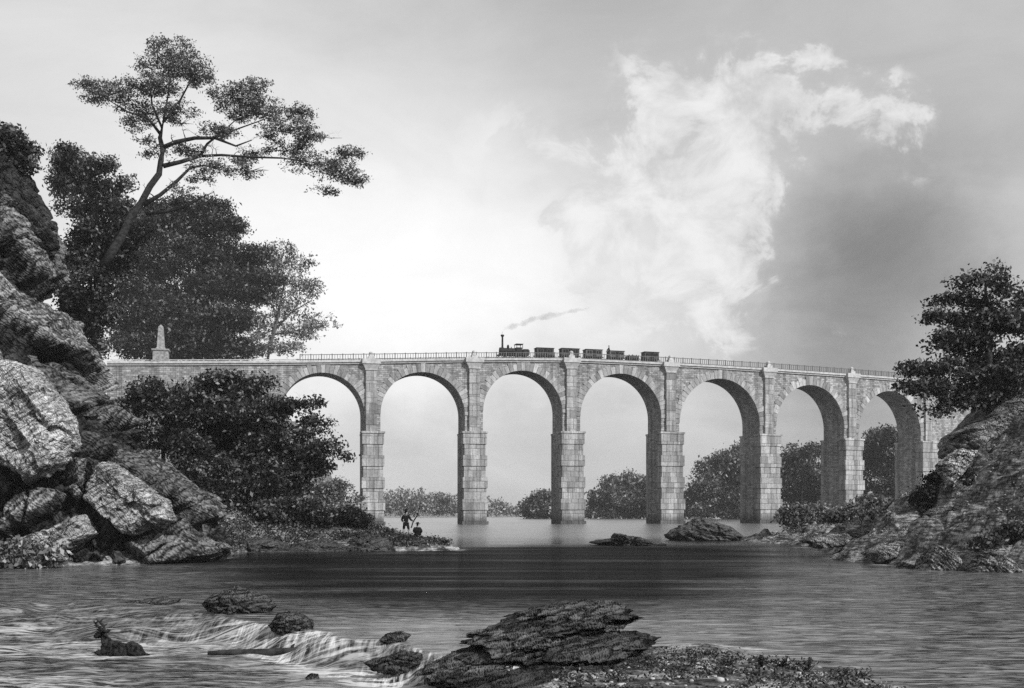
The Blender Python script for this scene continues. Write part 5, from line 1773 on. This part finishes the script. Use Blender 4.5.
tree('bush', 'low dark bush on the spine of the right bank in front of the seventh pier', 'bush', [(850, 517, 22, 4), (880, 515, 20, 4), (905, 507, 16, 5)], 80, 4000, 0.18, M_LEAF, [(875, 526, .08), (875, 518, .06), (875, 511, .02)], seed=47, gap=-0.25, group=G_R)
tree('plant', 'pale broad-leaved plant at the foot of the cliff in the left corner', 'plant', [(18, 552, 14, 9), (35, 545, 12, 7), (8, 562, 14, 6), (45, 556, 14, 7), (28, 562, 18, 5)], 50.8, 2400, 0.22, M_LEAFW, [(24, 570, .06), (24, 558, .05), (24, 545, .02)], seed=48, gap=-0.3)


def sprig(px, py, d, h, n, label, seed, mat=M_LEAF, spread=0.5):
    r = np.random.default_rng(seed)
    base = P(px, py, d)
    base[2] = max(gz_at(base[0], base[1]) - 0.02, -0.1)
    root = empty('plant', base, label, 'plant', 'plants on the near gravel bar')
    m = MB()
    cc = []
    for k in range(n):
        a = r.uniform(-1, 1)
        b = r.uniform(-1, 1)
        L = h * r.uniform(0.6, 1.1)
        q = [np.array([a * t * t * spread * h + a * .03, b * t * t * spread * h * .7 + b * .03, L * t * (1 - 0.28 * t * abs(a))]) for t in (0, .25, .5, .75, 1)]
        m.tube(q, [.006, .005, .004, .003, .001], 4)
        for t in np.linspace(0.25, 1, 9):
            i0 = min(3, int(t * 4))
            w = t * 4 - i0
            cc.append(q[i0] * (1 - w) + q[i0 + 1] * w + r.normal(size=3) * .010)
    m.build('stem', M_BARK, root)
    cc = np.repeat(np.array(cc), 2, 0) + r.normal(size=(len(cc) * 2, 3)) * .014
    leaves_mesh('leaf', cc, 0.055, mat, root, seed, 0.5, None, 0.35)
    return root


for k, (px, py, h, n, lb) in enumerate([(762, 672, .20, 12, 'dark tuft standing left of the taller feathery plants on the gravel bar'),
                                        (780, 668, .26, 12, 'twiggy plant with a pale tip midway along the gravel bar'),
                                        (808, 672, .24, 14, 'thin-stemmed plant between the pale-tipped plant and the bending fern'),
                                        (840, 676, .24, 16, 'fern-like plant bending right near the end of the gravel bar'),
                                        (862, 678, .22, 14, 'last feathery plant at the right tip of the gravel bar'),
                                        (725, 668, .14, 10, 'small leafy plant beside the flat mud on the gravel bar')]):
    sprig(px, py, 17.4, h, n, lb, 200 + k, M_LEAF if k % 2 else M_LEAFM, 0.75)

# ------------------------------------------------------------------ ground cover
def scatter(name, label, cat, n, xr, yr, keep, leaf, mat, seed, lift=0.05, up=0.6):
    r = np.random.default_rng(seed)
    x, y = r.uniform(*xr, n), r.uniform(*yr, n)
    p = np.stack([x, y, 0 * x], 1)
    ok = keep(x, y, p)
    x, y, p = x[ok], y[ok], p[ok]
    z = terrain_z(x, y)
    c = np.stack([x, y, z], 1)
    c = np.repeat(c, 7, 0)
    c += r.normal(size=c.shape) * np.array([leaf * 1.2, leaf * 1.2, leaf * 0.5])
    c[:, 2] += lift + np.abs(r.normal(size=len(c))) * leaf * 0.7
    o0 = np.array([c[:, 0].mean(), c[:, 1].mean(), 0])
    o = leaves_mesh(name, c - o0, leaf, mat, None, seed, up)
    o.location = o0
    return tag(o, label, cat, None, 'stuff')


scatter('ground_cover', 'rough low plants and moss covering the left spit', 'ground cover', 26000, (-24, -3), (60, 95),
        lambda x, y, p: (sd_poly(p[:, :2], LEFT) > 0.1) & (fbm(p * 0.6, 3, 4) > -0.55) & (sd_poly(p[:, :2], HILL) < 0.5), 0.15, M_LEAF, 301)
scatter('ground_cover', 'patchy low scrub over the stony slope of the right bank', 'ground cover', 26000, (16, 48), (42, 120),
        lambda x, y, p: (sd_poly(p[:, :2], RIGHT) > 0.9) & (fbm(p * 0.45, 4, 6) > 0.16), 0.11, M_LEAFW, 302)
scatter('ground_cover', 'short dark weeds growing over the near gravel bar', 'ground cover', 2600, (0.5, 7), (13.5, 19.5),
        lambda x, y, p: (sd_poly(p[:, :2], BAR) > 0.12) & (fbm(p * 1.6, 3, 7) > -0.15), 0.05, M_LEAF, 303, 0.02)

# pebbles on the gravel bar
r = np.random.default_rng(404)
n = 1100
x, y = r.uniform(0.3, 6.5, n), r.uniform(13.5, 18.6, n)
ok = sd_poly(np.stack([x, y], 1), BAR) > 0.05
x, y = x[ok], y[ok]
z = terrain_z(x, y)
m = MB()
for a_, b_, c_ in zip(x, y, z):
    s_ = float(np.clip(r.lognormal(-3.55, 0.5), 0.012, 0.08))
    vs = []
    for zz_, rr_ in ((-.3, .7), (.15, 1.0), (.6, .72)):
        for k in range(6):
            an = k * math.pi / 3 + zz_
            w = r.uniform(.75, 1.2)
            vs.append((a_ - 3 + s_ * rr_ * w * math.cos(an), b_ - 16 + s_ * rr_ * w * math.sin(an), c_ + s_ * zz_ * .8 + .004))
    vs.append((a_ - 3, b_ - 16, c_ + s_ * .62))
    fs = [(k, (k + 1) % 6, 6 + (k + 1) % 6, 6 + k) for k in range(6)] + [(6 + k, 6 + (k + 1) % 6, 12 + (k + 1) % 6, 12 + k) for k in range(6)] + [(12 + k, 12 + (k + 1) % 6, 18) for k in range(6)]
    m.add(vs, fs, float(r.choice([.15, .25, .4, 1.6])))
t_ = NT('pebbles')
t_.bsdf(t_.math('MULTIPLY', t_.attr('tone'), 0.26), 0.8, 0.3)
pb = m.build('pebbles', t_.m, None, True)
pb.location = (3, 16, 0)
tag(pb, 'light and dark pebbles strewn over the near gravel bar', 'pebbles', None, 'stuff')

# ------------------------------------------------------------------ air
m = MB()
m.box((-3400, -70, -4), (3400, 1500, 52))
hz = volume_mat('air', 0.92, 0.00016)
haze = m.build('haze', hz)
tag(haze, kind='stuff')

# ------------------------------------------------------------------ sky, sun, camera
sund = Vector((0.60, -0.52, 0.58)).normalized()
el = math.asin(sund.z)
w = bpy.data.worlds.new('World')
scn.world = w
w.use_nodes = True
t = NT.__new__(NT)
t.t = w.node_tree
t.t.nodes.clear()
t.out = t.n('ShaderNodeOutputWorld')
tc = t.n('ShaderNodeTexCoord').outputs['Generated']
sky = t.n('ShaderNodeTexSky', sky_type='NISHITA', sun_disc=False)
sky.sun_elevation = el
sky.sun_rotation = math.atan2(sund.x, sund.y)
sky.air_density = 1.0
sky.dust_density = 1.0
bw = t.n('ShaderNodeRGBToBW')
t.l(sky.outputs[0], bw.inputs[0])


def sdir(px, py):
    v = Vector(((px - 512) / F, 1.0, (HOR - py) / F))
    return v.normalized()


# turbulence of the direction, so that no cloud has a smooth edge
nz = t.n('ShaderNodeTexNoise', i_Scale=5.0, i_Detail=6.0, i_Roughness=0.6)
t.l(tc, nz.inputs['Vector'])
sub = t.n('ShaderNodeVectorMath', operation='SUBTRACT')
t.l(nz.outputs['Color'], sub.inputs[0])
sub.inputs[1].default_value = (.5, .5, .5)
mad = t.n('ShaderNodeVectorMath', operation='MULTIPLY_ADD')
t.l(sub.outputs[0], mad.inputs[0])
mad.inputs[1].default_value = (.16, .16, .16)
t.l(tc, mad.inputs[2])
nrm = t.n('ShaderNodeVectorMath', operation='NORMALIZE')
t.l(mad.outputs[0], nrm.inputs[0])
WD = nrm.outputs[0]


def blob(px, py, rad, src=None):
    d = t.n('ShaderNodeVectorMath', operation='DOT_PRODUCT')
    t.l(src or WD, d.inputs[0])
    d.inputs[1].default_value = sdir(px, py)
    k = 2.0 / (rad / F) ** 2
    e = t.math('MULTIPLY', t.math('SUBTRACT', d.outputs['Value'], 1.0), k)
    return t.math('EXPONENT', e)


def total(lst):
    acc = None
    for a in lst:
        s_ = t.math('MULTIPLY', blob(*a[:3]), a[3])
        acc = s_ if acc is None else t.math('ADD', acc, s_)
    return acc


def cnoise(scale, detail, rough, stretch=(1, 1, 1), dist=0.0):
    mp = t.n('ShaderNodeMapping')
    mp.inputs['Scale'].default_value = stretch
    t.l(tc, mp.inputs[0])
    return t.noise(mp.outputs[0], scale, detail, rough, dist)


SKY_K = 1.85
# broad veil: bright haze in the left and middle, dark rain cloud to the right
veil = total([(450, 250, 170, 0.34), (330, 300, 130, 0.16), (560, 300, 110, 0.18), (230, 200, 120, .06), (860, 250, 90, -0.26), (800, 320, 75, -0.22), (900, 310, 100, -0.16), (960, 260, 70, -.12), (90, 90, 190, .16), (280, 60, 170, .14), (180, 250, 150, .08), (980, 200, 110, -0.10), (720, 470, 110, -0.12), (860, 450, 130, -0.36),
              (420, 460, 110, -0.26), (530, 450, 90, -0.20), (620, 460, 90, -0.22), (330, 450, 80, -0.15), (620, 40, 120, -0.14), (420, 20, 150, -0.06)])
soft = t.math('MULTIPLY', t.math('SUBTRACT', cnoise(5.0, 8, 0.62, (1, 1, 2.6), 0.5), 0.5), 0.42)
fact = t.math('ADD', t.math('ADD', 1.0, veil), soft)
# heaped white clouds
cum = total([(655, 80, 32, .55), (690, 115, 45, .5), (740, 130, 55, .5), (720, 170, 60, .65), (690, 215, 60, .6), (720, 245, 50, .55), (640, 180, 45, .45), (600, 170, 45, .35), (780, 100, 40, .45), (820, 110, 40, .5), (860, 135, 35, .5),
             (900, 165, 35, .55), (925, 190, 28, .10), (770, 165, 35, .3), (700, 70, 25, .2), (760, 290, 35, .3), (820, 320, 25, .35), (540, 190, 70, .42), (600, 235, 60, .45), (640, 290, 65, .40), (690, 300, 50, .35), (500, 150, 60, .25), (880, 180, 26, .25), (925, 180, 30, .12), (745, 330, 40, .35)])
puff = cnoise(14.0, 9, 0.62, (1, 1, 1.25), 0.4)
vor = t.n('ShaderNodeTexVoronoi', feature='SMOOTH_F1')
vor.inputs['Scale'].default_value = 20.0
vor.inputs['Smoothness'].default_value = 0.3
t.l(WD, vor.inputs['Vector'])
heap = t.math('SUBTRACT', t.math('ADD', t.math('MULTIPLY', puff, 2.8), t.math('MULTIPLY', cum, 0.50)), t.math('MULTIPLY', vor.outputs['Distance'], 0.9))
crisp = t.math('SUBTRACT', t.math('ADD', heap, t.math('MULTIPLY', cnoise(34.0, 6, 0.6), 0.8)), 0.4)
mask = t.math('MULTIPLY', t.math('ADD', t.math('MULTIPLY', t.ramp(heap, 0.95, 1.75), 0.5), t.math('MULTIPLY', t.ramp(crisp, 1.22, 1.42), 0.5)), t.ramp(cum, 0.10, 0.5))
skyv = t.math('MULTIPLY', t.math('MULTIPLY', t.math('POWER', bw.outputs[0], 0.4), SKY_K), fact)
cl = t.ramp(puff, 0.32, 0.68, 2.7, 4.1)
mix = t.math('ADD', t.math('MULTIPLY', skyv, t.math('SUBTRACT', 1.0, t.math('MULTIPLY', mask, 0.92))), t.math('MULTIPLY', cl, t.math('MULTIPLY', mask, 0.92)))
bg = t.n('ShaderNodeBackground')
t.l(t.grey(mix), bg.inputs[0])
bg.inputs[1].default_value = 0.15
t.l(bg.outputs[0], t.out.inputs[0])

sl = bpy.data.lights.new('sun', 'SUN')
sl.energy = 3.1
sl.angle = math.radians(0.5)
sl.color = (1, 1, 1)
so_ = bpy.data.objects.new('sun', sl)
so_.rotation_euler = sund.to_track_quat('Z', 'Y').to_euler()
so_.location = (60, -60, 80)
col.objects.link(so_)

cam = bpy.data.cameras.new('camera')
cam.sensor_width = 36.0
cam.lens = F * 36.0 / 1024.0
cam.shift_y = (HOR - 344.0) / 1024.0
cam.clip_start = 0.1
cam.clip_end = 9000
co = bpy.data.objects.new('camera', cam)
co.location = (0, 0, EYE)
co.rotation_euler = (math.pi / 2, 0, 0)
col.objects.link(co)
scn.camera = co

scn.render.engine = 'CYCLES'
scn.view_settings.view_transform = 'Standard'
scn.view_settings.look = 'None'
scn.view_settings.exposure = 0.55
scn.view_settings.gamma = 1.0
scn.cycles.use_denoising = False
scn.cycles.max_bounces = 6
scn.cycles.volume_bounces = 1
scn.cycles.diffuse_bounces = 3
scn.cycles.glossy_bounces = 3
scn.cycles.transparent_max_bounces = 8
scn.cycles.sample_clamp_indirect = 4.0
scn.cycles.caustics_reflective = False
scn.cycles.caustics_refractive = False
